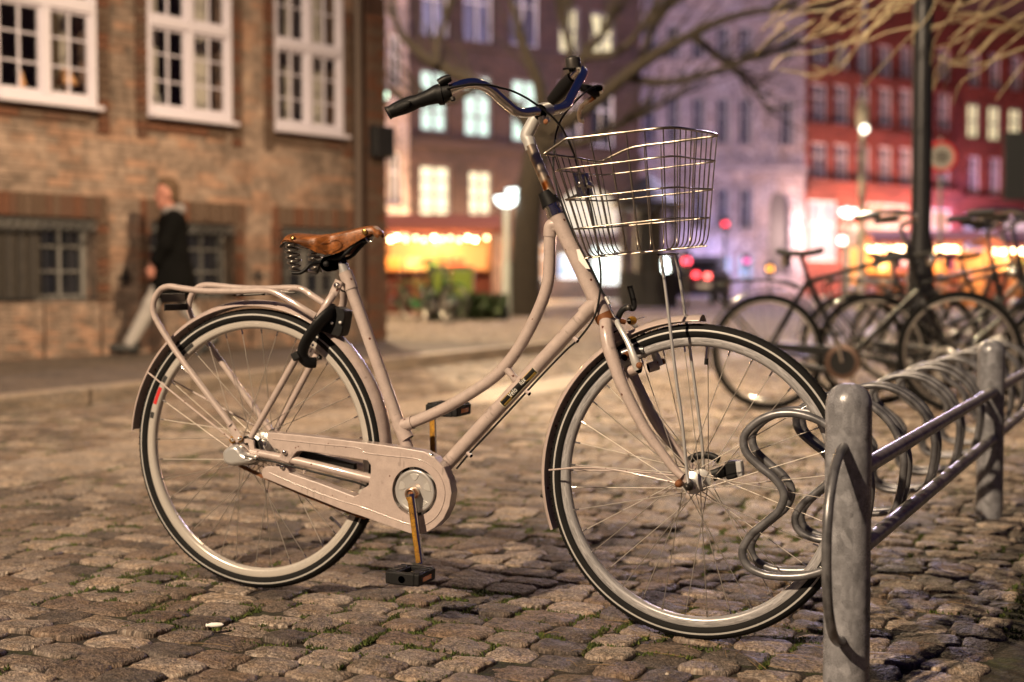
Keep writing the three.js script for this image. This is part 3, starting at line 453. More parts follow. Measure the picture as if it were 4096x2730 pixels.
// frame lock
{
  const lock = new THREE.Group(); lock.name = 'frame_lock'; bike.add(lock);
  part('lock_ring', tube([A(1590, 688, 0.03), A(1530, 685, 0.046), A(1490, 640, 0.056), A(1500, 560, 0.06), A(1560, 455, 0.06), A(1640, 355, 0.056), A(1715, 290, 0.036), A(1735, 285, 0), A(1720, 300, -0.036), A(1700, 350, -0.054), A(1680, 450, -0.06), A(1640, 560, -0.06), A(1610, 660, -0.05)], (t) => 0.0115 + 0.0035 * Math.exp(-Math.pow((t - 0.5) / 0.25, 2)), { n: 64, k: 14, flat: [1.15, 0.72] }), M.plastic, lock);
  const h = part('lock_housing', (() => { const o = [A(1690, 262, 0.03), A(1755, 258, 0.03), A(1815, 290, 0.03), A(1812, 360, 0.03), A(1785, 470, 0.03), A(1730, 470, 0.03), A(1650, 440, 0.03), A(1590, 450, 0.03), A(1640, 350, 0.03)], s = new THREE.Shape(); s.moveTo(o[0].x, o[0].y); new THREE.SplineCurve([...o, o[0]].map((p) => new THREE.Vector2(p.x, p.y))).getPoints(50).forEach((p) => s.lineTo(p.x, p.y)); return new THREE.ExtrudeGeometry(s, { depth: 0.024, bevelEnabled: true, bevelSize: 0.002, bevelThickness: 0.009, bevelSegments: 5 }).translate(0, 0, 0.0); })(), M.plastic, lock);
  for (const [x, y] of [[1718, 377], [1785, 375]]) part('rivet', bolt(A(x, y, 0.039), 0.0042, 0.003), M.alu, h);
  part('lock_key_knob', new RoundedBoxGeometry(0.02, 0.02, 0.018, 1, 0.003).rotateZ(0.5).translate(...A(1442, 637, 0.066).toArray()), M.plastic, lock);
  part('lock_pin', cyl(A(1570, 560, 0.03), A(1566, 540, 0.03), 0.003), M.chrome, lock);
}

// chain case, chain ring, cranks
{
  const wz = 0.066, q = (f, l) => l.map(([x, y]) => f(x, y, wz));
  const outer = [...q(RH, [[855, 325], [1500, 385], [2280, 478]]), ...q(B, [[1700, 290], [1850, 312]]), ...q(CR, [[950, 235], [1120, 330], [1260, 480], [1350, 680], [1385, 880], [1350, 1090], [1260, 1280], [1130, 1410], [1000, 1485], [900, 1507], [740, 1498]]), ...q(CR, [[300, 1345], [0, 1235]]), ...q(B, [[1450, 690], [1200, 590], [960, 492]]), ...q(RH, [[800, 1030], [775, 970], [785, 900], [830, 862], [900, 858], [965, 868], [990, 850], [1005, 826], [1150, 850], [1165, 900], [1200, 966]]), ...q(B, [[1300, 530], [1500, 606]]), ...q(RH, [[2215, 1334], [2290, 1308], [2340, 1235]]), ...q(B, [[1608, 540], [1622, 470], [1622, 410], [1600, 378]]), ...q(RH, [[2260, 722], [1800, 650], [1400, 596], [1320, 606], [1270, 650], [1240, 700], [1185, 790], [1032, 742], [1075, 660], [1065, 600], [1010, 570], [950, 552], [895, 480], [858, 405]])];
  const sh = new THREE.Shape(outer.map((p) => new THREE.Vector2(p.x, p.y)));
  const c = CR(812, 850, wz), hole = new THREE.Path(); hole.absarc(c.x, c.y, 0.0575, 0, Math.PI * 2, true); sh.holes.push(hole);
  const cc = part('chain_case', new THREE.ExtrudeGeometry(sh, { depth: 0.03, bevelEnabled: true, bevelSize: 0.002, bevelThickness: 0.003, bevelSegments: 3, curveSegments: 40 }).translate(0, 0, wz - 0.033), M.paint, bike);
  // pressed bead that runs round the case
  const bead = [...q(RH, [[945, 418], [1650, 495], [2340, 585]]), ...q(CR, [[0, 225], [500, 300], [820, 335], [990, 395], [1140, 510], [1245, 680], [1290, 870], [1255, 1070], [1160, 1240], [1020, 1350], [900, 1385], [740, 1365], [400, 1250], [0, 1100]]), ...q(B, [[1400, 625], [1150, 530]]), ...q(RH, [[890, 950]])].map((p) => p.setZ(wz + 0.0002));
  part('pressed_bead', tube(bead, 0.0016, { n: 120, k: 6, flat: [1, 1] }), M.paint, cc);
  for (const [x, y] of [[1128, 632], [1090, 858]]) part('case_bolt', bolt(RH(x, y, wz + 0.003), 0.0065, 0.005), M.chrome, cc);
  part('case_screw', bolt(CR(1080, 280, wz - 0.008), 0.006, 0.005, V(0.2, 1, 0).normalize()), M.chrome, cc);
  const disc = lathe([[0.0001, 0.004], [0.018, 0.004], [0.02, 0.0052], [0.0215, 0.004], [0.041, 0.0035], [0.0425, 0.0062], [0.0485, 0.0062], [0.0505, 0.004], [0.0505, 0]], 64).rotateX(Math.PI / 2);
  const ring = part('chainring_disc', disc.translate(c.x, c.y, wz - 0.006), M.satin, bike);
  for (let i = 0; i < 5; i++) { const a = i / 5 * 6.283 + 0.35, s = new THREE.Shape(); const pt = (r, t) => [c.x + Math.cos(a + t) * r, c.y + Math.sin(a + t) * r]; s.moveTo(...pt(0.0405, -0.27)); for (let k = 0; k <= 8; k++) s.lineTo(...pt(0.0405, -0.27 + k / 8 * 0.54)); s.lineTo(...pt(0.029, 0.2)); s.lineTo(...pt(0.025, 0)); s.lineTo(...pt(0.029, -0.2)); part('disc_recess', new THREE.ExtrudeGeometry(s, { depth: 0.0012, bevelEnabled: true, bevelSize: 0.0006, bevelThickness: 0.0006, bevelSegments: 1 }).translate(0, 0, wz - 0.0026), M.alu, ring); }
  const teeth = []; for (let i = 0; i < 10; i++) { const a = i / 10 * 6.283; teeth.push(new THREE.BoxGeometry(0.02, 0.012, 0.003).rotateZ(a).translate(c.x + Math.cos(a) * 0.056, c.y + Math.sin(a) * 0.056, wz - 0.02)); }
  part('chainring_arms', merge([...teeth, lathe([[0.04, 0], [0.052, 0.002], [0.052, -0.002], [0.04, 0]], 48).rotateX(Math.PI / 2).translate(c.x, c.y, wz - 0.02)]), M.alu, ring);
  part('chain_case_back', new THREE.CircleGeometry(0.07, 40).translate(c.x, c.y, wz - 0.0345), M.darkSteel, ring);
  // chain
  const links = [], l0 = RH(420, 830, 0.045), l1 = RH(760, 990, 0.045), l2 = B(1580, 740, 0.045), path = new THREE.CatmullRomCurve3([l0, RH(560, 900, 0.045), l1, l1.clone().lerp(l2, 0.5).add(V(0, -0.004, 0)), l2]), nl = Math.round(path.getLength() / 0.0127);
  for (let i = 0; i < nl; i++) { const p = path.getPointAt((i + 0.5) / nl), t = path.getTangentAt((i + 0.5) / nl), w = i % 2 ? 0.0042 : 0.0026; for (const s of [-1, 1]) { const g = new THREE.CylinderGeometry(0.0042, 0.0042, 0.0011, 8).rotateX(Math.PI / 2).scale(2.0, 1, 1); g.rotateZ(Math.atan2(t.y, t.x)).translate(p.x, p.y, p.z + s * w); links.push(g); } links.push(new THREE.CylinderGeometry(0.0036, 0.0036, 0.009, 8).rotateX(Math.PI / 2).translate(p.x + t.x * 0.0063, p.y + t.y * 0.0063, p.z)); }
  part('chain', merge(links), M.rustRed, bike);
  part('sprocket', merge([lathe([[0.01, -0.002], [0.036, -0.0015], [0.036, 0.0015], [0.01, 0.002]], 30).rotateX(Math.PI / 2).translate(0, TR, 0.042), lathe([[0.01, 0.012], [0.024, 0.012], [0.026, 0], [0.01, 0]], 24).rotateX(Math.PI / 2).translate(0, TR, 0.04)]), M.darkSteel, bike);
  part('belt_guard', (() => { const o = [RH(1290, 640, 0.02), RH(1370, 592, 0.02), RH(1500, 612, 0.02), RH(2250, 810, 0.02), RH(2250, 880, 0.02), RH(1700, 760, 0.02), RH(1300, 690, 0.02)], s = new THREE.Shape(o.map((p) => new THREE.Vector2(p.x, p.y))); return new THREE.ExtrudeGeometry(s, { depth: 0.012, bevelEnabled: true, bevelSize: 0.002, bevelThickness: 0.002 }).translate(0, 0, 0.02); })(), M.plastic, bike);
  // near crank and pedal
  const ca = CR(765, 890, 0.082), pd = B(1930, 1030, 0.095);
  const cr = new THREE.Group(); cr.name = 'crank'; bike.add(cr);
  part('crank_eye', lathe([[0.0001, 0.004], [0.008, 0.004], [0.009, 0.0085], [0.0125, 0.0085], [0.0145, 0.006], [0.0145, -0.014]], 24).rotateX(Math.PI / 2).translate(ca.x, ca.y, ca.z), M.chromeRust, cr);
  part('crank_arm', tube([ca, ca.clone().lerp(pd, 0.12), ca.clone().lerp(pd, 0.5), pd], (t) => lerp(0.0165, 0.0128, sstep(0, 0.3, t)), { n: 16, k: 4, flat: [1, 0.8], up: V(1, 0, 1).normalize() }), M.chrome, cr);
  part('crank_rust', tube([ca.clone().add(V(-0.001, -0.006, 0.0085)), ca.clone().lerp(pd, 0.12).add(V(-0.001, 0, 0.0088)), ca.clone().lerp(pd, 0.5).add(V(-0.001, 0, 0.008)), pd.clone().add(V(-0.001, 0.004, 0.008))], (t) => lerp(0.0092, 0.0066, sstep(0, 0.3, t)), { n: 16, k: 8, flat: [1, 0.34], up: V(1, 0, 0) }), M.rust, cr);
  part('crank_cap', bolt(ca.clone().add(V(0, 0, 0.003)), 0.0075, 0.003), M.rustRed, cr);
  const pedal = (c, s, name) => {
    const p = new THREE.Group(); p.name = name; bike.add(p);
    for (const k of [-1, 1]) { part('pedal_tread', new RoundedBoxGeometry(0.028, 0.028, 0.088, 1, 0.004).translate(c.x + k * 0.029, c.y, c.z + s * 0.052), M.plastic, p); for (let i = 0; i < 5; i++) part('tread_rib', new RoundedBoxGeometry(0.022, 0.004, 0.008, 1, 0.001).translate(c.x + k * 0.029, c.y + 0.0145, c.z + s * (0.018 + i * 0.017)), M.plastic, p); part('pedal_reflector', new RoundedBoxGeometry(0.002, 0.011, 0.045, 1, 0.0008).translate(c.x + k * 0.0425, c.y - 0.001, c.z + s * 0.055), M.amber, p); }
    for (const k of [0.012, 0.092]) part('pedal_end', new RoundedBoxGeometry(0.062, 0.03, 0.012, 1, 0.004).translate(c.x, c.y, c.z + s * k), M.plastic, p);
    part('pedal_axle', cyl(V(c.x, c.y, c.z - s * 0.004), V(c.x, c.y, c.z + s * 0.1), 0.0078), M.plastic, p);
  };
  const pc = B(1930, 1075, 0.098); pedal(V(pc.x, pc.y, 0.098), 1, 'pedal');
  const fa = V(BB.x, BB.y, -0.07), fp = C(430, 1120, -0.085), fp2 = C(455, 1090, -0.09);
  const c2 = new THREE.Group(); c2.name = 'crank'; bike.add(c2);
  part('crank_arm', tube([fa, fp2], (t) => lerp(0.0138, 0.0098, sstep(0, 0.3, t)), { n: 10, k: 4, flat: [1, 0.8], up: V(1, 0, 1).normalize() }), M.chrome, c2);
  part('crank_rust', tube([fa.clone().add(V(0, 0, 0.006)), fp2.clone().add(V(0, 0, 0.006))], 0.0075, { n: 6, k: 8, flat: [1, 0.3], up: V(1, 0, 0) }), M.rust, c2);
  const pf = C(480, 1065, -0.1); pedal(V(pf.x + 0.01, pf.y, -0.098), -1, 'pedal');
  // gear box on the hub axle and its cable
  const gb = RH(390, 680, 0.082), box2 = part('gear_shift_box', (() => { const o = [RH(205, 640, 0.08), RH(240, 590, 0.08), RH(320, 545, 0.08), RH(400, 545, 0.08), RH(455, 600, 0.08), RH(490, 650, 0.08), RH(560, 690, 0.08), RH(650, 715, 0.08), RH(640, 755, 0.08), RH(560, 785, 0.08), RH(430, 800, 0.08), RH(320, 810, 0.08), RH(225, 765, 0.08)], s = new THREE.Shape(); s.moveTo(o[0].x, o[0].y); new THREE.SplineCurve([...o, o[0]].map((p) => new THREE.Vector2(p.x, p.y))).getPoints(60).forEach((p) => s.lineTo(p.x, p.y)); return new THREE.ExtrudeGeometry(s, { depth: 0.004, bevelEnabled: true, bevelSize: 0.012, bevelOffset: -0.007, bevelThickness: 0.016, bevelSegments: 10 }).translate(0, 0, 0.074); })(), M.satin, bike);
  part('gear_cable', tube([RH(530, 715, 0.088), RH(700, 735, 0.08), RH(950, 775, 0.078), RH(1250, 850, 0.076), RH(1600, 940, 0.074), RH(2000, 1040, 0.07), RH(2300, 1120, 0.06), V(BB.x - 0.04, BB.y - 0.03, 0.03)], 0.0026, { n: 50, k: 8 }), M.plastic, bike);
  part('cable_boot', tube([RH(510, 712, 0.09), RH(690, 735, 0.084)], (t) => 0.0055 - 0.0015 * t, { n: 4, k: 10 }), M.darkSteel, bike);
  part('cable_clip', tube([RH(1445, 905, 0.078), RH(1445, 950, 0.078)], 0.004, { n: 2, k: 8 }), M.paint, bike);
}

// saddle
{
  const sad = new THREE.Group(); sad.name = 'saddle'; bike.add(sad);
  const hwOf = (t) => { const k = [[0, 0.078], [0.08, 0.094], [0.2, 0.096], [0.38, 0.074], [0.52, 0.046], [0.68, 0.03], [0.85, 0.024], [0.96, 0.0215], [1, 0.016]]; for (let i = 1; i < k.length; i++) if (t <= k[i][0]) { const s = (t - k[i - 1][0]) / (k[i][0] - k[i - 1][0]); return lerp(k[i - 1][1], k[i][1], s * s * (3 - 2 * s)); } return 0.016; };
  const nose = S(1700, 260, 0.01), rear = S(200, 380, 0.085), u0 = rear.x - 0.012, u1 = nose.x + 0.002;
  const curve = (list, x) => { for (let i = 1; i < list.length; i++) if (x <= list[i].x || i === list.length - 1) return lerp(list[i - 1].y, list[i].y, clamp((x - list[i - 1].x) / (list[i].x - list[i - 1].x), -0.3, 1)); };
  const topL = [S(215, 375, 0.075), S(280, 345, 0.06), S(360, 320, 0.05), S(600, 338, 0.04), S(800, 348, 0.03), S(1000, 330, 0.015), S(1200, 290, 0.01), S(1400, 235, 0.01), S(1550, 207, 0.01), S(1630, 208, 0.01), S(1700, 270, 0.005)];
  const botL = [S(200, 425, 0.085), S(330, 468, 0.092), S(430, 505, 0.093), S(560, 565, 0.085), S(700, 625, 0.07), S(850, 662, 0.052), S(960, 662, 0.045), S(1060, 630, 0.04), S(1200, 545, 0.034), S(1400, 425, 0.028), S(1550, 340, 0.025), S(1700, 305, 0.018)];
  const f = (off) => (s, v) => {
    const t = s, u = lerp(u0, u1, t), hw = Math.max(0.004, hwOf(t) - off), top = curve(topL, u) - off, bot = curve(botL, u) , q = (v - 0.5) * 2, a = Math.abs(q), sg = Math.sign(q) || 1;
    let z, y; const kn = 0.62;
    if (a < kn) { const e = a / kn; z = hw * 0.94 * Math.sin(e * Math.PI / 2 * 0.92) / Math.sin(Math.PI / 2 * 0.92); y = top - 0.011 * Math.pow(e, 2.6) - (t < 0.35 ? 0.004 * e * e : 0); } else { const e = (a - kn) / (1 - kn); const y0 = top - 0.011 - (t < 0.35 ? 0.004 : 0); z = hw * (0.94 + 0.06 * Math.sin(Math.min(1, e * 1.6) * Math.PI / 2) - 0.1 * e * e); y = lerp(y0, Math.min(bot, y0 - 0.006), Math.pow(e, 1.1)); }
    return { x: u + (t < 0.03 ? 0 : 0), y, z: z * sg, u: u, v: q * 0.1 };
  };
  part('leather_top', merge([grid(60, 36, f(0)), grid(60, 36, f(0.003)), grid(1, 36, (s, v) => f(s * 0.003)(0, v)), grid(1, 36, (s, v) => f(s * 0.003)(1, v)), grid(6, 36, (s, v) => { const p = f(0)(1, v), c = f(0)(1, 0.5); const k = 1 - s; return { x: p.x + 0.007 * Math.sin(s * Math.PI / 2), y: lerp(c.y - 0.012, p.y, k), z: p.z * k, u: p.u, v: p.v }; })]), M.leather, sad);
  part('saddle_badge_line', tube(Array.from({ length: 25 }, (_, i) => { const a = i / 24 * 6.283; return S(945 + 165 * Math.cos(a), 515 + 80 * Math.sin(a) - 30 * Math.cos(a), 0.0495 - 0.012 * Math.cos(a)); }), 0.0007, { n: 48, k: 5, closed: true }), std({ color: rgb(0.16, 0.05, 0.012), roughness: 0.6 }), sad);
  part('saddle_rivet', bolt(S(1478, 302, 0.0265), 0.0068, 0.003), M.brass, sad);
  part('saddle_rivet', bolt(S(345, 395, 0.093), 0.0065, 0.003, V(-0.2, 0.5, 0.8).normalize()), M.brass, sad);
  const helix = (a, b, r, n, w) => { const d = b.clone().sub(a), pts = []; for (let i = 0; i <= n * 14; i++) { const t = i / (n * 14), an = t * n * 6.283, rr = r * (0.72 + 0.28 * Math.sin(Math.PI * Math.min(1, t * 1.15))); pts.push(a.clone().addScaledVector(d, t).add(V(Math.cos(an) * rr, 0, Math.sin(an) * rr))); } return tube(pts, w, { n: n * 28, k: 8 }); };
  part('spring', helix(S(325, 500, 0.075), S(395, 925, 0.07), 0.0165, 5, 0.0027), M.spring, sad);
  part('spring', helix(S(690, 560, -0.075), S(735, 925, -0.07), 0.0165, 5, 0.0027), M.spring, sad);
  part('spring_bridge', tube([S(165, 545, 0.088), S(240, 470, 0.088), S(330, 500, 0.08), S(540, 560, -0.02), S(690, 565, -0.075)], 0.0045, { n: 20, k: 8, flat: [0.5, 1.6], up: V(0, 1, 0) }), M.darkSteel, sad);
  part('rail', tube([S(345, 950, 0.07), S(480, 945, 0.066), S(560, 890, 0.06), S(640, 810, 0.052), S(800, 780, 0.035), S(950, 730, 0.026), S(1080, 710, 0.022), S(1200, 630, 0.02), S(1320, 510, 0.018), S(1420, 455, 0.014), S(1500, 455, 0.008), S(1560, 440, 0)], 0.0046, { n: 60, k: 10 }), M.plastic, sad);
  part('rail', tube([S(720, 955, -0.07), S(760, 900, -0.06), S(800, 820, -0.04), S(1000, 760, -0.026), S(1180, 735, -0.022), S(1300, 670, -0.02), S(1400, 560, -0.018), S(1500, 470, -0.012), S(1560, 445, 0)], 0.0046, { n: 50, k: 10 }), M.plastic, sad);
  part('rail_cross', cyl(S(560, 915, 0.06), S(720, 945, -0.07), 0.0042), M.plastic, sad);
  part('saddle_clamp', merge([cyl(S(905, 810, 0.032), S(930, 820, -0.032), 0.0185, 20), cyl(S(985, 790, 0.018), S(1000, 800, -0.018), 0.0195, 20), bolt(S(880, 810, 0.036), 0.008, 0.007)]), M.plastic, sad);
  part('tension_bolt', merge([cyl(S(1540, 430, 0), S(1660, 340, 0), 0.0052), cyl(S(1630, 350, 0.0), S(1690, 330, 0.0), 0.0078, 6)]), M.chrome, sad);
  part('nose_shackle', tube([S(1500, 380, 0.012), S(1530, 450, 0.012), S(1590, 450, 0.01), S(1610, 390, 0.01)], 0.003, { n: 16, k: 8 }), M.chrome, sad);
  part('seat_post_head', tube([S(1080, 640, 0), S(1135, 820, 0)], 0.0128, { n: 2, k: 18 }), M.plastic, sad);
  part('seat_post', tube([S(1115, 790, 0), S(1190, 985, 0)], 0.0135, { n: 2, k: 20 }), M.satin, bike);
}
// stem, handlebar, grips
{
  const hb = new THREE.Group(); hb.name = 'handlebar'; bike.add(hb);
  part('quill', cyl(K(282, 800), H2(480, 1500), 0.0125, 20), M.chromeRust, hb);
  part('stem', tube([H2(490, 1560), H2(455, 1430), H2(420, 1350), H2(470, 1230), H2(545, 1090), H2(610, 1000)], (t) => lerp(0.0132, 0.0155, Math.sin(t * Math.PI)), { n: 30, k: 18, flat: [1, 0.85] }), M.alu, hb);
  part('bar_clamp', tube([H2(625, 975, 0.022), H2(690, 965, 0), H2(745, 950, -0.02)], (t) => 0.0205 - 0.003 * Math.pow(Math.abs(t - 0.5) * 2, 3), { n: 16, k: 22 }), M.alu, hb);
  part('clamp_lug', tube([H2(665, 1030, 0.012), H2(700, 1140, 0.008)], 0.0125, { n: 3, k: 14 }), M.alu, hb);
  part('clamp_bolt', bolt(H2(716, 1125, 0.022), 0.0062, 0.003), M.rustRed, hb);
  const T = [H2(690, 958, 0), H2(560, 962, 0.035), H2(380, 985, 0.065), H2(240, 955, 0.09), H2(130, 870, 0.115), H2(0, 755, 0.14), H1(1830, 640, 0.165), H1(1700, 560, 0.19), H1(1560, 520, 0.21), H1(1400, 535, 0.225), H1(1230, 600, 0.24), H1(1050, 670, 0.25), H1(700, 790, 0.265), H1(260, 965, 0.285)];
  const Tf = [H2(690, 958, 0), H2(820, 945, -0.035), H2(950, 915, -0.06), H2(1050, 850, -0.09), H2(1120, 720, -0.12), H2(1220, 530, -0.16), H2(1300, 380, -0.19), H2(1305, 330, -0.205), H2(1250, 330, -0.22), H2(1160, 410, -0.235), H2(1050, 530, -0.25), H2(840, 770, -0.285)];
  part('handlebar_tube', tube([...T.slice().reverse(), ...Tf.slice(1)], 0.0109, { n: 160, k: 18 }), M.chrome, hb);
  const gN = [H1(1000, 690, 0.252), H1(680, 800, 0.266), H1(220, 980, 0.287)];
  part('grip', tube([H1(720, 785, 0.264), H1(600, 830, 0.269), H1(400, 905, 0.278), H1(215, 985, 0.287)], (t) => 0.0135 + 0.0035 * Math.sin(Math.PI * clamp(t * 1.15 - 0.1, 0, 1)) + (t < 0.1 ? 0.001 : 0), { n: 24, k: 18 }), M.plastic, hb);
  part('grip_pad', (() => { const p = H1(400, 890, 0.292), g = new THREE.SphereGeometry(1, 20, 12).scale(0.026, 0.0095, 0.006); const d = gN[2].clone().sub(gN[0]).normalize(); g.rotateZ(Math.atan2(-d.y, -d.x)); return g.translate(p.x, p.y, p.z); })(), M.plastic, hb);
  part('grip_end', tube([H1(225, 980, 0.287), H1(195, 995, 0.289)], 0.0148, { n: 2, k: 16 }), M.darkSteel, hb);
  part('twist_shifter', tube([H1(1010, 690, 0.252), H1(960, 700, 0.254), H1(850, 740, 0.258), H1(700, 795, 0.265)], (t) => lerp(0.0215, 0.0155, sstep(0.1, 0.9, t)), { n: 14, k: 22 }), M.plastic, hb);
  part('shifter_ring', tube([H1(1060, 690, 0.25), H1(985, 705, 0.253)], (t) => 0.0235 - 0.001 * t, { n: 4, k: 22 }), M.plastic, hb);
  part('shifter_body', tube([H1(1180, 640, 0.242), H1(1110, 665, 0.246), H1(1040, 690, 0.25)], (t) => lerp(0.0165, 0.0225, t), { n: 8, k: 16 }), M.plastic, hb);
  part('shifter_window', tube([H1(1010, 530, 0.258), H1(1100, 470, 0.255), H1(1190, 440, 0.25)], (t) => 0.0105 - 0.003 * t * t, { n: 8, k: 14, flat: [1, 1.3] }), M.plastic, hb);
  part('shifter_mark', box(0.0012, 0.011, 0.0012).rotateZ(-0.12).translate(...H1(1010, 505, 0.2665).toArray()), M.whitePaper, hb);
  part('shifter_clamp_bolt', cyl(H1(1210, 740, 0.25), H1(1225, 790, 0.25), 0.0055), M.darkSteel, hb);
  part('shift_cable', tube([H1(1130, 600, 0.262), H1(1220, 585, 0.258), H1(1450, 550, 0.243), H1(1750, 548, 0.215), H2(0, 592, 0.18), H2(180, 640, 0.155), H2(400, 745, 0.125), H2(620, 890, 0.095), H2(800, 1030, 0.075), H2(950, 1200, 0.055), H2(1050, 1370, 0.04), H2(1130, 1560, 0.02), K(520, 380, 0.0), K(560, 500, -0.02), K(600, 640, -0.03), K(680, 880, -0.03), K(730, 1150, -0.02), K(775, 1440, 0.0), K(790, 1560, 0.012), C(1770, 60, 0.02), C(1765, 130, 0.022), C(1725, 320, 0.024), C(1600, 500, 0.024), C(1500, 590, 0.023), C(1250, 850, 0.022), C(1150, 960, 0.022), C(900, 1230, 0.022), C(740, 1400, 0.022), C(640, 1520, 0.02)], 0.0025, { n: 220, k: 8 }), M.plastic, hb);
  for (const [x, y] of [[1573, 512], [1195, 925], [738, 1412]]) part('cable_clip', tube([C(x - 12, y - 14, 0.02), C(x + 16, y + 10, 0.026)], 0.0048, { n: 2, k: 8 }), M.paint, hb);
  // far grip, bell, brake lever
  part('grip', tube([H2(1140, 430, -0.237), H2(1050, 530, -0.25), H2(930, 670, -0.268), H2(820, 785, -0.287)], (t) => 0.0145 + 0.0035 * Math.sin(Math.PI * t), { n: 20, k: 18 }), M.plastic, hb);
  const bell = new THREE.Group(); bell.name = 'bell'; hb.add(bell);
  const bc = H2(1150, 250, -0.235), bn = V(-0.12, 1, 0.1).normalize(), bq = new THREE.Quaternion().setFromUnitVectors(V(0, 1, 0), bn);
  part('bell_dome', lathe([[0.0001, 0.028], [0.008, 0.0278], [0.0155, 0.025], [0.018, 0.02], [0.0188, 0.0], [0.0175, -0.002]].map(([r, y]) => [r, y - 0.004]), 30).applyQuaternion(bq).translate(bc.x, bc.y, bc.z), M.darkSteel, bell);
  part('bell_base', tube([H2(1000, 300, -0.222), H2(1120, 290, -0.232), H2(1230, 300, -0.24)], 0.0065, { n: 6, k: 10, flat: [0.45, 1.7], up: V(0, 1, 0) }), M.plastic, bell);
  part('bell_mount', cyl(H2(1120, 300, -0.235), H2(1130, 390, -0.235), 0.0065), M.plastic, bell);
  part('brake_lever_body', tube([H2(1270, 590, -0.215), H2(1380, 610, -0.225), H2(1480, 660, -0.235), H2(1540, 650, -0.24)], (t) => 0.0095 + 0.004 * t, { n: 12, k: 14, flat: [1, 0.8] }), M.plastic, hb);
  part('brake_lever', tube([H2(1480, 730, -0.24), H2(1400, 790, -0.25), H2(1320, 840, -0.262), H2(1260, 930, -0.275), H2(1240, 1030, -0.285), H2(1265, 1110, -0.292), H2(1310, 1110, -0.296)], (t) => 0.0075 - 0.002 * Math.sin(t * 3) + (t > 0.9 ? 0.0015 : 0), { n: 40, k: 12, flat: [1, 0.8] }), M.chromeRust, hb);
  part('lever_pivot', cyl(H2(1560, 600, -0.23), H2(1575, 640, -0.245), 0.0085), M.chrome, hb);
  part('brake_cable', tube([H2(1590, 590, -0.235), H2(1560, 562, -0.23), H2(1470, 580, -0.215), H2(1330, 670, -0.18), H2(1180, 810, -0.14), H2(1050, 960, -0.1), H2(950, 1110, -0.07), H2(890, 1280, -0.045), H2(860, 1440, -0.03), K(312, 220, -0.01), K(298, 420, 0.01), K(300, 560, 0.02), K(330, 700, 0.026), K(375, 850, 0.028), K(440, 1030, 0.028), K(520, 1220, 0.028), K(620, 1420, 0.026), K(700, 1570, 0.024), BR(230, 60, 0.022), BR(290, 165, 0.022)], 0.0026, { n: 150, k: 8 }), M.plastic, hb);
  part('cable_ferrule', tube([BR(285, 150, 0.022), BR(345, 265, 0.024)], 0.0042, { n: 2, k: 10 }), M.alu, hb);
}
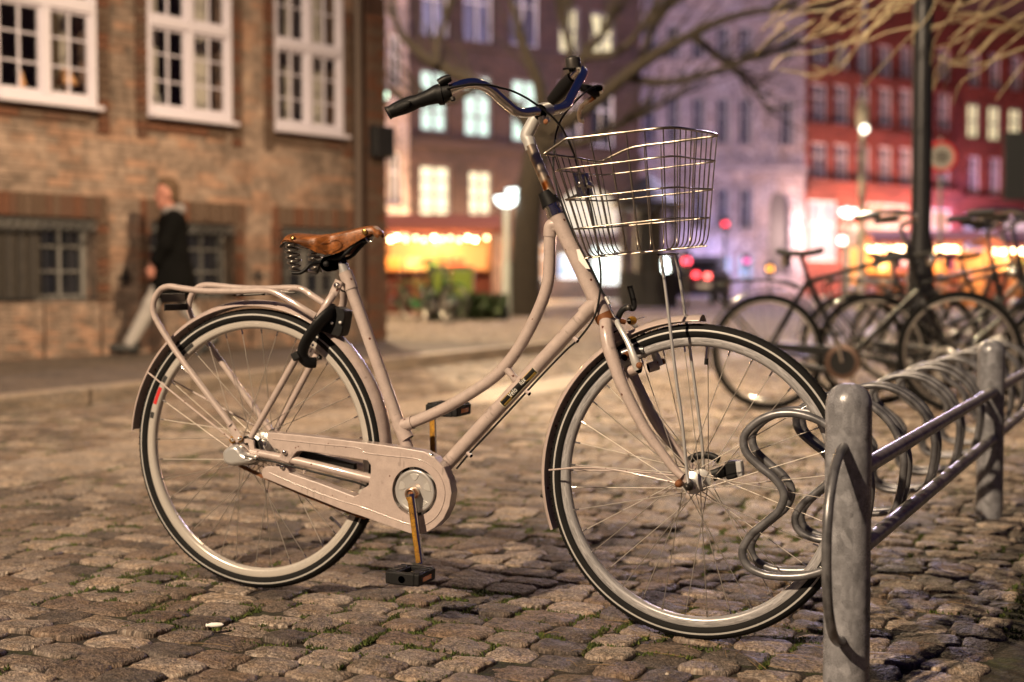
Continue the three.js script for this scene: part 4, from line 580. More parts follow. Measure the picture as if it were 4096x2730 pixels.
// wire basket
{
  const bk = new THREE.Group(); bk.name = 'wire_basket'; bike.add(bk);
  const W = 0.17, W2 = 0.15, nb = K(200, 356, W), nf = K(1535, 74, W), ff = K(2035, 162, -W), fb = K(805, 430, -W), nr = K(425, 200, W), fr = K(1100, 290, -W);
  const bnb = K(590, 1452, W2), bnf = K(1545, 1352, W2), bff = K(1925, 1318, -W2), bfb = K(985, 1392, -W2);
  const wire = (pts, r, name = 'wire', o = {}) => part(name, tube(pts, r, { k: 7, ...o }), M.wire, bk);
  wire([nb, nb.clone().lerp(nr, 0.12), nr.clone().lerp(nb, 0.2), nr, nr.clone().lerp(nf, 0.08), nr.clone().lerp(nf, 0.5), nf.clone().lerp(nr, 0.06), nf.clone().lerp(ff, 0.08), ff.clone().lerp(nf, 0.06), ff.clone().lerp(fr, 0.04), ff.clone().lerp(fr, 0.5), fr.clone().lerp(ff, 0.05), fr.clone().lerp(fb, 0.15), fb.clone().lerp(fr, 0.25), fb, fb.clone().lerp(nb, 0.5), nb.clone().lerp(fb, 0.06)], 0.0031, 'top_rim', { n: 180, closed: true });
  const L = (a, b, t) => a.clone().lerp(b, t), lev = [0.27, 0.53, 0.79];
  const side = { n: [nb, nf, bnb, bnf], f: [ff, fb, bff, bfb] };
  // height where a wall wire meets the rim: the rim dips at the back
  const rimN = (s) => { const a = L(nb, nf, s), k = (nr.x - nb.x) / (nf.x - nb.x); return s < k ? L(nb, nr, s / k) : L(nr, nf, (s - k) / (1 - k)); };
  const rimF = (s) => { const k = (fr.x - fb.x) / (ff.x - fb.x); return s < k ? L(fb, fr, s / k) : L(fr, ff, (s - k) / (1 - k)); };
  const lv = (c, d, hiA, hiB) => [0.2, 0.49, 0.78];
  // corner lines from a common top plane down to the floor
  const cN = [K(215, 240, W), nf, ff, K(760, 330, -W)], cB = [bnb, bnf, bff, bfb];
  const ring = (t, r, name) => { const c = cN.map((p, i) => L(p, cB[i], t)), pts = []; for (let i = 0; i < 4; i++) { const a = c[i], b = c[(i + 1) % 4]; pts.push(L(a, b, 0.05), L(a, b, 0.5), L(a, b, 0.95)); } wire(pts, r, name, { n: 120, closed: true }); };
  ring(0.235, 0.002, 'hoop_wire'); ring(0.49, 0.002, 'hoop_wire'); ring(0.745, 0.002, 'hoop_wire');
  const bend = (top, bot, into) => wire([top, L(top, bot, 0.5), L(top, bot, 0.9), L(top, bot, 0.97).lerp(into, 0.02), bot.clone().lerp(into, 0.07), bot.clone().lerp(into, 0.2)], 0.0015, 'upright_wire', { n: 20 });
  const ctr = L(L(bnb, bff, 0.5), L(bnf, bfb, 0.5), 0.5);
  for (let i = 0; i < 7; i++) { const s = (i + 0.55) / 7; bend(rimN(s), L(bnb, bnf, s), L(bfb, bff, s)); bend(rimF(s), L(bfb, bff, s), L(bnb, bnf, s)); }
  for (let i = 0; i < 9; i++) { const s = (i + 0.5) / 9; bend(L(nf, ff, s), L(bnf, bff, s), L(bnb, bfb, s)); bend(L(nb, fb, s), L(bnb, bfb, s), L(bnf, bff, s)); }
  for (let i = 0; i < 7; i++) { const s = (i + 0.55) / 7; wire([L(bnb, bnf, s), L(bfb, bff, s)], 0.0015, 'floor_wire'); }
  for (let i = 0; i < 9; i++) { const s = (i + 0.5) / 9; wire([L(bnb, bfb, s), L(bnf, bff, s)], 0.0015, 'floor_wire'); }
  // mounting plate on the back wall
  const pc = K(610, 685, -0.03), q0 = K(500, 550, 0.0), q1 = K(660, 552, -0.05), q2 = K(725, 812, -0.05), q3 = K(560, 818, 0.0);
  const plate = part('mounting_plate', merge([grid(6, 6, (s, t) => L(L(q0, q1, s), L(q3, q2, s), t)), grid(6, 6, (s, t) => L(L(q0, q1, s), L(q3, q2, s), t).add(V(-0.002, 0, 0)))]), M.chrome, bk);
  for (const [x, y] of [[572, 668], [660, 680]]) part('plate_bolt', bolt(K(x, y, x < 600 ? -0.015 : -0.038).add(V(0.003, 0, 0)), 0.009, 0.006, V(0.95, 0.1, 0.3).normalize()), M.chrome, plate);
  for (const [x, y, x2, y2] of [[545, 580, 600, 778], [628, 585, 690, 790]]) part('plate_slot', tube([K(x, y, x < 600 ? -0.012 : -0.036).add(V(0.0025, 0, 0)), K(x2, y2, x < 600 ? -0.012 : -0.036).add(V(0.0025, 0, 0))], 0.0012, { k: 5 }), M.darkSteel, plate);
  part('basket_bracket', tube([K(430, 840, 0.005), K(545, 785, -0.005)], 0.005, { n: 2, k: 8, flat: [0.6, 1.6], up: V(0, 1, 0) }), M.darkSteel, bk);
  // struts to the axle
  part('strut', tube([K(1420, 1415, 0.05), BR(1222, 0, 0.055), BR(1400, 1500, 0.062), FH(880, 0, 0.064), FH(975, 960, 0.068), FH(995, 1130, 0.072)], 0.0036, { n: 40, k: 10 }), M.satin, bk);
  part('strut', tube([K(1575, 1405, -0.05), BR(1470, 0, -0.055), BR(1540, 480, -0.06), FH(1150, 0, -0.068), FH(1215, 560, -0.072), FC.clone().setZ(-0.078)], 0.0036, { n: 40, k: 10 }), M.satin, bk);
  part('strut_bridge', tube([K(1415, 1412, 0.05), K(1500, 1400, 0.0), K(1580, 1400, -0.05)], 0.005, { n: 4, k: 8, flat: [0.5, 1.5], up: V(0, 1, 0) }), M.darkSteel, bk);
}
{ // dynamo-side magnet lights on the far fork end: black blades and a clear lens
  const d = new THREE.Group(); d.name = 'hub_lamp'; bike.add(d);
  part('sensor_arm', tube([FH(985, 790, -0.075), FH(1060, 720, -0.078), FH(1170, 680, -0.08), FH(1330, 680, -0.08), FH(1480, 745, -0.078)], 0.0085, { n: 24, k: 10, flat: [1, 0.7], up: V(0, 1, 0) }), M.plastic, d);
  part('lamp_arm', tube([FH(1370, 1000, -0.075), FH(1520, 940, -0.08), FH(1650, 890, -0.085)], 0.013, { n: 8, k: 10, flat: [1, 0.5], up: V(0, 1, 0) }), M.plastic, d);
  const c = FH(1690, 900, -0.09), l = FH(1800, 880, -0.09);
  part('lamp_case', new RoundedBoxGeometry(0.028, 0.04, 0.034, 2, 0.005).rotateZ(0.15).translate(c.x, c.y, c.z), M.plastic, d);
  part('lamp_lens', new RoundedBoxGeometry(0.016, 0.036, 0.032, 2, 0.005).rotateZ(0.15).translate(l.x, l.y, l.z), M.lens, d);
}

// ---------------------------------------------------------------- street lamps that light the foreground (both heads are above or behind the frame)
function bulbLight(parent, pos, color, cd, radius, size = 0.16) {
  const b = part('lamp_bulb', new THREE.SphereGeometry(size, 16, 12), glow(color[0] * 6, color[1] * 6, color[2] * 6, 1), parent); b.position.copy(pos);
  const l = new THREE.PointLight(rgb(...color), cd); l.position.copy(pos); l.castShadow = true; l.shadow.radius = radius / 0.02; l.name = 'lamp_light'; parent.add(l); return l;
}
function streetLamp(x, z, h, arm, color, cd, label, soft = 0.14, pole = 0.055, aim = null) {   // aim: a shaded head throws its light towards a point
  const t = thing('street_lamp', label, 'street lamp', 'street lamps over the square'); t.position.set(x, 0, z);
  part('post', lathe([[0.0001, h], [pole * 0.8, h], [pole, h * 0.3], [pole, 1.1], [pole * 1.3, 1.0], [pole * 1.4, 0.1], [pole * 2, 0.05], [pole * 2, -0.05]], 24), M.blackPost, t);
  part('arm', tube([V(0, h - 0.25, 0), V(arm[0] * 0.4, h + 0.1, arm[1] * 0.4), V(arm[0], h + 0.12, arm[1])], 0.03, { n: 16, k: 10 }), M.blackPost, t);
  part('lamp_shade', lathe([[0.03, 0.16], [0.1, 0.12], [0.22, 0.02], [0.24, -0.01], [0.225, -0.01], [0.1, 0.1], [0.03, 0.13]], 24).translate(arm[0], h + 0.05, arm[1]), M.blackPost, t);
  const l = bulbLight(t, V(arm[0], h - 0.06, arm[1]), color, cd, soft, 0.11);
  if (aim) { t.remove(l); const s = new THREE.SpotLight(rgb(...color), cd, 0, aim[3], 0.95); s.position.copy(l.position); s.target.position.set(aim[0] - x, aim[1], aim[2] - z); t.add(s, s.target); s.castShadow = true; s.shadow.radius = soft / 0.02; s.name = 'lamp_light'; }
  return t;
}
streetLamp(-7.4, 4.6, 7.6, [0.7, -0.5], [1, 0.76, 0.51], KEY, 'black street lamp on the open side of the square opposite the rack');
const lp = dAt(2116, 600, 9.2);
streetLamp(lp.x, -9.2, 6.1, [-0.5, 0.35], [1, 0.73, 0.45], RIGHT, 'tall black lamp post behind the row of dark bicycles', 0.12, 0.063, [-0.8, 0, -10, 1.05]);

// ---------------------------------------------------------------- brick house on the left
{
  const HA = 37 * Math.PI / 180, hs = thing('brick_house', 'old ochre brick house with white casement windows and barred cellar windows', 'building');
  hs.position.set(-4.34, 0, -12.1); hs.rotation.y = Math.PI / 2 - HA;
  const wallMat = std({ color: rgb(0.4, 0.32, 0.275), roughness: 0.9, map: (() => { const Q = rng(61), tone = Array.from({ length: 72 * 22 }, () => Q()); return tex(1024, 1024, (u, v) => { const row = Math.floor(v * 72), fr = v * 72 - row, cu = u * 22 + (row % 2) * 0.5, col = Math.floor(cu) % 22, tn = tone[row * 22 + col], pl = 0.55 * sstep(0.45, 0.75, nA(u, v) * 0.5 + nE(u, v) * 0.5), j = sstep(0.8, 0.95, fr), k = 0.8 + 0.12 * (nA(u, v) - 0.5) + 0.2 * (nB(u, v) - 0.5) + 0.2 * (nC(u, v) - 0.5) + 0.1 * (nD(u, v) - 0.5) + (1 - pl) * (0.19 * (tn - 0.5) - 0.12 * j) + 0.06 * pl, red = (1 - pl) * sstep(0.55, 0.9, tn) * 0.6; return [k, k * (0.96 - 0.13 * red), k * (0.92 - 0.2 * red)]; }, true); })(), bumpMap: stoneBump, bumpScale: 0.012 });
  const brickMats = [[0.27, 0.16, 0.115], [0.24, 0.17, 0.125], [0.32, 0.155, 0.095], [0.29, 0.215, 0.165]].map((c) => std({ color: rgb(...c), roughness: 0.85, map: rep(stoneCol, 3), bumpMap: rep(stoneBump, 4), bumpScale: 0.006 }));
  const up = [[-1.65, -0.6], [-0.05, 1.0], [1.555, 2.6], [3.16, 4.18]], low = [[-0.1, 0.98], [1.57, 2.62], [3.24, 4.24]], Y0 = 2.34, Y1 = 4.7, B0 = 0.6, B1 = 1.34;
  const sh = new THREE.Shape([[-4.5, 0], [4.75, 0], [4.75, 7], [-4.5, 7]].map((p) => new THREE.Vector2(...p)));
  for (const [a, b] of up) sh.holes.push(new THREE.Path([[a, Y0], [a, Y1], [b, Y1], [b, Y0]].map((p) => new THREE.Vector2(...p))));
  for (const [a, b] of low) sh.holes.push(new THREE.Path([[a, B0], [a, B1], [b, B1], [b, B0]].map((p) => new THREE.Vector2(...p))));
  const wm = wallMat; wm.map.repeat.set(0.19, 0.19); wm.bumpMap = tex(1024, 1024, (u, v) => { const row = Math.floor(v * 72), fr = v * 72 - row, cu = u * 22 + (row % 2) * 0.5, fc = cu - Math.floor(cu), pl = 0.55 * sstep(0.45, 0.75, nA(u, v) * 0.5 + nE(u, v) * 0.5); return 0.7 - 0.55 * (1 - pl) * Math.max(sstep(0.78, 0.9, fr), sstep(0.93, 0.97, fc)) + 0.25 * (nC(u, v) - 0.5) + 0.2 * (nB(u, v) - 0.5); }); wm.bumpMap.repeat.set(0.19, 0.19); wm.bumpScale = 0.016;
  const wall = part('wall', new THREE.ExtrudeGeometry(sh, { depth: 0.35, bevelEnabled: false }).translate(0, 0, -0.35), wm, hs);
  part('side_wall', box(0.3, 7, 7, 4.6, 3.5, -3.86), wm, hs);
  part('interior', merge([box(9, 7, 0.1, 0, 3.5, -2.2), box(9, 0.1, 1.9, 0, 1.72, -1.3)]), std({ color: rgb(0.16, 0.12, 0.08), roughness: 0.9 }), hs);
  const R = rng(12), bg = [box(0.232, 0.062, 0.05, 0, 0, 0, 0.004), box(0.118, 0.062, 0.05, 0, 0, 0, 0.004), box(0.062, 0.2, 0.05, 0, 0, 0, 0.004)];
  const brick = (g, x, y, z = 0.006) => { const m = part('brick', bg[g], brickMats[Math.floor(R() * 4)], wall); m.position.set(x, y, z + R() * 0.006); return m; };
  const course = (x, y, i) => brick(1, x, y);
  for (const [a, b] of up.slice(1)) {
    for (let i = 0; i < 21; i++) { const y = Y0 - 0.19 + i * 0.075; course(a - 0.064, y, i); course(b + 0.064, y, i + 1); }
    for (let x = a - 0.01; x < b - 0.12; x += 0.242) { brick(0, x + 0.13, Y0 - 0.045, 0.01); brick(0, x + 0.13, Y0 - 0.122, 0.004); }
  }
  for (const [a, b] of low) {
    for (let i = 0; i < 11; i++) { const y = B0 - 0.03 + i * 0.075; course(a - 0.064, y, i); course(b + 0.064, y, i + 1); }
    for (let x = a - 0.1; x < b + 0.09; x += 0.072) brick(2, x + 0.03, B1 + 0.105, 0.004);
    
  }
  for (let i = 0; i < 15; i++) part('plinth_panel', box(0.58, 0.5, 0.05, -4.1 + i * 0.6, 0.33, 0.02, 0.008), wm, hs);
  // corner pier of red brick, with a dark box on it
  const pier = part('corner_pier', box(0.3, 7, 0.5, 4.62, 3.5, -0.17), std({ color: rgb(0.13, 0.075, 0.055), roughness: 0.9, map: rep(stoneCol, 1), bumpMap: rep(stoneBump, 1), bumpScale: 0.01 }), hs);
  for (let i = 0; i < 48; i++) { const y = 0.12 + i * 0.075, l = i % 2, m1 = part('brick', bg[l ? 0 : 1], brickMats[Math.floor(R() * 4)], pier); m1.position.set(l ? 4.6 : 4.55, y, 0.085); const m2 = part('brick', bg[1], brickMats[Math.floor(R() * 4)], pier); if (!l) m2.position.set(4.69, y, 0.085); else { m2.position.set(4.765, y, 0.03); m2.rotation.y = Math.PI / 2; } }
  part('meter_box', box(0.3, 0.34, 0.12, 4.63, 2.3, 0.16, 0.01), M.iron, hs);
  part('drainpipe', cyl(V(4.36, 0.1, 0.06), V(4.36, 7, 0.06), 0.045), std({ color: rgb(0.1, 0.07, 0.055), roughness: 0.6 }), hs);
  for (const x of [1.28, 2.93]) part('wall_anchor', merge([box(0.16, 0.025, 0.02, x, 0.82, 0.012), box(0.025, 0.16, 0.02, x, 0.82, 0.014)]), M.iron, hs);
  // casement windows
  const pane = phys({ color: rgb(1, 1, 1), transmission: 1, roughness: 0.04, thickness: 0, ior: 1.5 });
  const drape = std({ color: rgb(0.5, 0.47, 0.42), roughness: 0.9, side: THREE.DoubleSide });
  const fold = (x0, x1, y0, y1, z, amp = 0.02, n = 9) => grid(n * 6, 1, (s, t) => ({ x: lerp(x0, x1, s), y: lerp(y0, y1, t), z: z + amp * Math.sin(s * n * 6.283) }));
  up.forEach(([a, b], wi) => {
    const w = new THREE.Group(); w.name = 'casement_window'; hs.add(w); const z = -0.02, mid = (a + b) / 2, TY = 3.21;
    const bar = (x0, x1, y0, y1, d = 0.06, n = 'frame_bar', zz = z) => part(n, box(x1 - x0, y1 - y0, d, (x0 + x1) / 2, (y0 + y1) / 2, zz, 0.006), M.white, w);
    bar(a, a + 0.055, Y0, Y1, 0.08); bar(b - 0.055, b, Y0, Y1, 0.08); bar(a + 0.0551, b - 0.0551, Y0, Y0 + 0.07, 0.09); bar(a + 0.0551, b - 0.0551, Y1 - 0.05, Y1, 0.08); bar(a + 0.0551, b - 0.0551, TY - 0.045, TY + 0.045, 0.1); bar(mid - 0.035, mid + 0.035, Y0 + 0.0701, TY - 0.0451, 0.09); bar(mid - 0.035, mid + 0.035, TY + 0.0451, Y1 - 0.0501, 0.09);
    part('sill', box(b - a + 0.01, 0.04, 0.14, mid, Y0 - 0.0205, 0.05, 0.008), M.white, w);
    for (const [c0, c1] of [[a + 0.0552, mid - 0.0352], [mid + 0.0352, b - 0.0552]]) {
      const cx = (c0 + c1) / 2;
      for (const [r0, r1, n] of [[Y0 + 0.0702, TY - 0.0452, 3], [TY + 0.0452, Y1 - 0.0502, 4]]) {
        bar(c0, c0 + 0.028, r0, r1, 0.04, 'sash_bar'); bar(c1 - 0.028, c1, r0, r1, 0.04, 'sash_bar'); bar(c0 + 0.0282, c1 - 0.0282, r0, r0 + 0.032, 0.04, 'sash_bar'); bar(c0 + 0.0282, c1 - 0.0282, r1 - 0.028, r1, 0.04, 'sash_bar');
        bar(cx - 0.01, cx + 0.01, r0 + 0.0322, r1 - 0.0282, 0.026, 'glazing_bar');
        for (let i = 1; i < n; i++) { const y = lerp(r0, r1, i / n); for (const [g0, g1] of [[c0 + 0.0283, cx - 0.0102], [cx + 0.0102, c1 - 0.0283]]) bar(g0, g1, y - 0.009, y + 0.009, 0.026, 'glazing_bar'); }
        for (let i = 0; i < n; i++) for (const [g0, g1] of [[c0 + 0.027, cx - 0.009], [cx + 0.009, c1 - 0.027]]) part('pane', new THREE.PlaneGeometry(g1 - g0, (r1 - r0) / n).translate((g0 + g1) / 2, lerp(r0, r1, (i + 0.5) / n), z - 0.008), pane, w);
      }
    }
    if (wi === 2) { part('curtain', fold(a + 0.05, mid - 0.16, Y0 + 0.02, Y1, -0.28, 0.02, 4), drape, w); part('curtain', fold(mid + 0.2, b - 0.05, Y0 + 0.02, Y1, -0.3, 0.02, 5), drape, w); part('window_candle', lathe([[0.0001, 0.2], [0.015, 0.2], [0.015, 0.03], [0.06, 0.02], [0.06, 0]], 12).translate(a + 0.3, Y0 + 0.03, -0.2), M.whitePaper, w); }
    if (wi === 3) for (const [p, q] of [[a + 0.05, a + 0.3], [mid - 0.1, mid + 0.12], [b - 0.3, b - 0.05]]) part('curtain', fold(p, q, Y0 + 0.02, Y1, -0.26, 0.018, 4), drape, w);
    if (wi === 1) { part('curtain', fold(b - 0.16, b - 0.06, Y0 + 0.02, Y1, -0.3, 0.015, 3), drape, w); const v = part('vase', lathe([[0.0001, 0], [0.03, 0], [0.045, 0.06], [0.02, 0.14], [0.025, 0.17]], 14), std({ color: rgb(0.5, 0.25, 0.1), roughness: 0.4 }), w); v.position.set(mid - 0.14, Y0 + 0.09, -0.16); const lampS = part('window_lamp', lathe([[0.03, 0.26], [0.1, 0.12], [0.09, 0.1], [0.012, 0.1], [0.012, 0.01], [0.05, 0]], 14), std({ color: rgb(0.55, 0.3, 0.14), roughness: 0.7 }), w); lampS.position.set(b - 0.2, Y0 + 0.09, -0.16); }
  });
  // cellar windows with iron grilles
  const grey = std({ color: rgb(0.17, 0.165, 0.16), roughness: 0.7 });
  low.forEach(([a, b], wi) => {
    const w = new THREE.Group(); w.name = 'cellar_window'; hs.add(w); const z = -0.17, bar = (x0, x1, y0, y1, d = 0.05) => part('frame_bar', box(x1 - x0, y1 - y0, d, (x0 + x1) / 2, (y0 + y1) / 2, z, 0.004), grey, w);
    bar(a, a + 0.06, B0, B1); bar(b - 0.06, b, B0, B1); bar(a + 0.0602, b - 0.0602, B0, B0 + 0.06); bar(a + 0.0602, b - 0.0602, B1 - 0.05, B1); const mid = (a + b) / 2; bar(mid - 0.04, mid + 0.04, B0 + 0.0602, B1 - 0.0502);
    for (const c of [lerp(a, mid, 0.52), lerp(mid, b, 0.48)]) bar(c - 0.015, c + 0.015, B0 + 0.0603, B1 - 0.0503, 0.035);
    for (const f of [0.36, 0.66]) for (const [g0, g1] of [[a + 0.061, lerp(a, mid, 0.52) - 0.016], [lerp(a, mid, 0.52) + 0.016, mid - 0.041], [mid + 0.041, lerp(mid, b, 0.48) - 0.016], [lerp(mid, b, 0.48) + 0.016, b - 0.061]]) bar(g0, g1, lerp(B0, B1, f) - 0.012, lerp(B0, B1, f) + 0.012, 0.03);
    part('pane', box(b - a - 0.04, B1 - B0 - 0.04, 0.006, mid, (B0 + B1) / 2, z - 0.022), M.glassDark, w);
    for (let i = 0; i < 9; i++) part('grille_bar', cyl(V(lerp(a, b, (i + 0.5) / 9), B0 + 0.0, 0.005), V(lerp(a, b, (i + 0.5) / 9), B1 - 0.11, 0.005), 0.007, 6), M.iron, w);
    for (const y of [B0 + 0.03, B1 - 0.11]) part('grille_rail', box(b - a, 0.018, 0.012, mid, y, 0.014), M.iron, w);
    for (let i = 0; i < 12; i++) part('grille_ring', new THREE.TorusGeometry(0.036, 0.0065, 6, 14).translate(lerp(a, b, (i + 0.5) / 12), B1 - 0.058, 0.008), grey, w);
    if (wi === 0) part('wooden_shutter', box(0.5, 0.68, 0.03, a + 0.28, (B0 + B1) / 2, -0.06, 0.006), std({ color: rgb(0.06, 0.05, 0.042), roughness: 0.8, map: rep(scuff, 2) }), w);
  });
}

// ---------------------------------------------------------------- the walker by the house
function field(caps, lo, hi, res, k = 0.03) {
  const mc = new MarchingCubes(res, new THREE.MeshBasicMaterial(), false, false, 200000), n = res, size = Math.max(hi[0] - lo[0], hi[1] - lo[1], hi[2] - lo[2]) / 2 * 1.06, c = [0, 1, 2].map((i) => (lo[i] + hi[i]) / 2), h = n / 2;
  mc.isolation = 0;
  for (let z = 0; z < n; z++) for (let y = 0; y < n; y++) for (let x = 0; x < n; x++) {
    const px = c[0] + (x - h) / h * size, py = c[1] + (y - h) / h * size, pz = c[2] + (z - h) / h * size; let d = 9;
    for (const q of caps) {
      const [ax, ay, az, ra, bx, by, bz, rb, sq = 1] = q, dx = bx - ax, dy = by - ay, dz = (bz - az), L = dx * dx + dy * dy + dz * dz || 1e-9, t = clamp(((px - ax) * dx + (py - ay) * dy + (pz - az) * dz) / L, 0, 1);
      const e = Math.hypot(px - ax - dx * t, py - ay - dy * t, (pz - az - dz * t) * sq) - lerp(ra, rb, t), hh = clamp(0.5 + 0.5 * (d - e) / k, 0, 1); d = lerp(d, e, hh) - k * hh * (1 - hh);
    }
    mc.field[n * n * z + n * y + x] = -d;
  }
  mc.update();
  const g = new THREE.BufferGeometry(), p = mc.positionArray.slice(0, mc.count * 3), nr = mc.normalArray.slice(0, mc.count * 3);
  for (let i = 0; i < p.length; i += 3) for (let j = 0; j < 3; j++) p[i + j] = p[i + j] * size + c[j];
  g.setAttribute('position', new THREE.BufferAttribute(p, 3)); g.setAttribute('normal', new THREE.BufferAttribute(nr, 3)); g.setAttribute('uv', new THREE.BufferAttribute(new Float32Array(p.length / 3 * 2), 2)); return g;
}
{ // x forward, y up, z to the walker's right; mid stride, long dark coat
  const man = thing('person', 'walking person in a long black coat, pale trousers and dark shoes', 'person');
  const at = atDepth(694, 1400, 12.95); man.position.set(at.x, 0.11, at.z); man.rotation.y = Math.PI + 0.32; man.scale.setScalar(0.92);
  const skin = std({ color: rgb(0.45, 0.2, 0.15), roughness: 0.55 });
  const hx = 0.05, hy = 1.56;
  const fingers = (x, y, z, s) => { const o = [[x, y + 0.07, z, 0.026, x + 0.01, y, z, 0.028, 1.5]]; for (let i = 0; i < 4; i++) { const fx = x - 0.024 + i * 0.017, l = [0.06, 0.075, 0.07, 0.055][i]; o.push([fx + 0.008, y - 0.02, z, 0.0095, fx + 0.016, y - 0.02 - l * 0.55, z - s * 0.008, 0.009], [fx + 0.016, y - 0.02 - l * 0.55, z - s * 0.008, 0.009, fx + 0.012, y - 0.02 - l, z - s * 0.028, 0.0078]); } o.push([x + 0.028, y + 0.02, z, 0.0105, x + 0.05, y - 0.02, z - s * 0.012, 0.0095], [x + 0.05, y - 0.02, z - s * 0.012, 0.0095, x + 0.048, y - 0.045, z - s * 0.02, 0.0085]); return o; };
  const headC = [[hx, hy + 0.06, 0, 0.098, hx + 0.005, hy - 0.03, 0, 0.078, 1.12], [hx + 0.035, hy - 0.06, 0, 0.052, hx + 0.05, hy - 0.085, 0, 0.04], [hx + 0.095, hy + 0.02, 0, 0.012, hx + 0.112, hy - 0.012, 0, 0.016], [hx + 0.086, hy - 0.05, 0.018, 0.011, hx + 0.086, hy - 0.05, -0.018, 0.011], [hx + 0.075, hy + 0.04, 0.03, 0.017, hx + 0.075, hy + 0.04, -0.03, 0.017], [hx - 0.005, hy + 0.015, 0.086, 0.02, hx - 0.01, hy - 0.02, 0.084, 0.014], [hx - 0.005, hy + 0.015, -0.086, 0.02, hx - 0.01, hy - 0.02, -0.084, 0.014], [hx - 0.01, hy - 0.08, 0, 0.056, 0.0, 1.34, 0, 0.062]];
  const trunk = [[0.0, 1.32, 0, 0.09, 0.0, 1.0, 0, 0.12, 0.8]];
  const armR = [[0.0, 1.33, 0.17, 0.05, -0.1, 1.08, 0.22, 0.042], [-0.1, 1.08, 0.22, 0.04, -0.06, 0.86, 0.24, 0.028]], armL = [[0.0, 1.33, -0.17, 0.05, 0.1, 1.08, -0.22, 0.042], [0.1, 1.08, -0.22, 0.04, 0.2, 0.9, -0.2, 0.028]];
  const body = part('body', merge([field([...headC, ...trunk, ...armR, ...armL], [-0.25, 0.8, -0.35], [0.35, 1.75, 0.35], 84, 0.022), field(fingers(-0.05, 0.8, 0.245, 1), [-0.14, 0.68, 0.16], [0.06, 0.9, 0.33], 60, 0.008), field(fingers(0.21, 0.85, -0.195, -1), [0.12, 0.74, -0.28], [0.31, 0.95, -0.1], 60, 0.008)]), skin, man);
  part('hair', field([[hx - 0.022, hy + 0.085, 0, 0.094, hx - 0.05, hy + 0.0, 0, 0.078, 1.05], [hx + 0.03, hy + 0.125, 0, 0.055, hx - 0.04, hy + 0.1, 0, 0.07]], [-0.2, 1.4, -0.2], [0.25, 1.8, 0.2], 40, 0.03), std({ color: rgb(0.09, 0.05, 0.025), roughness: 0.8 }), man);
  part('coat', field([[0, 1.34, 0.12, 0.085, 0, 1.34, -0.12, 0.085], [0, 1.28, 0, 0.15, 0.0, 1.0, 0, 0.15, 0.78], [0.0, 1.0, 0, 0.15, 0.0, 0.72, 0, 0.2, 0.85], [0.06, 0.85, -0.06, 0.14, 0.1, 0.62, -0.08, 0.13], [-0.06, 0.85, 0.06, 0.14, -0.12, 0.62, 0.08, 0.13], [0.0, 1.34, 0.17, 0.075, -0.1, 1.08, 0.225, 0.062], [-0.1, 1.08, 0.225, 0.062, -0.065, 0.88, 0.24, 0.052], [0.0, 1.34, -0.17, 0.075, 0.1, 1.08, -0.225, 0.062], [0.1, 1.08, -0.225, 0.062, 0.185, 0.92, -0.205, 0.052]], [-0.4, 0.45, -0.4], [0.4, 1.5, 0.4], 72, 0.05), phys({ color: rgb(0.004, 0.004, 0.004), roughness: 1, specularIntensity: 0.2 }), man);
  part('scarf', field([[0.05, 1.41, 0.07, 0.045, 0.05, 1.41, -0.07, 0.045], [-0.07, 1.43, 0.07, 0.05, -0.07, 1.43, -0.07, 0.05], [0.05, 1.41, 0.07, 0.045, -0.07, 1.43, 0.07, 0.05], [0.05, 1.41, -0.07, 0.045, -0.07, 1.43, -0.07, 0.05]], [-0.2, 1.3, -0.2], [0.2, 1.55, 0.2], 36, 0.03), std({ color: rgb(0.2, 0.18, 0.18), roughness: 0.95 }), man);
  part('trousers', field([[0.04, 0.85, -0.09, 0.1, 0.22, 0.5, -0.09, 0.078], [0.22, 0.5, -0.09, 0.078, 0.42, 0.13, -0.08, 0.062], [-0.04, 0.85, 0.09, 0.1, -0.13, 0.47, 0.09, 0.078], [-0.13, 0.47, 0.09, 0.078, -0.36, 0.15, 0.09, 0.062]], [-0.5, 0.05, -0.3], [0.55, 0.95, 0.3], 64, 0.03), std({ color: rgb(0.34, 0.32, 0.31), roughness: 0.9 }), man);
  for (const [x, y, z, r] of [[0.44, 0.06, -0.08, 0.25], [-0.37, 0.09, 0.09, -0.5]]) { const s = part('shoe', field([[-0.06, 0.02, 0, 0.05, 0.06, 0.0, 0, 0.045], [0.06, 0.0, 0, 0.045, 0.15, -0.015, 0, 0.035], [-0.05, 0.02, 0, 0.05, -0.04, 0.08, 0, 0.052]], [-0.15, -0.1, -0.1], [0.22, 0.16, 0.1], 36, 0.02), std({ color: rgb(0.02, 0.02, 0.02), roughness: 0.5 }), man); s.position.set(x, y, z); s.rotation.z = r; }
}

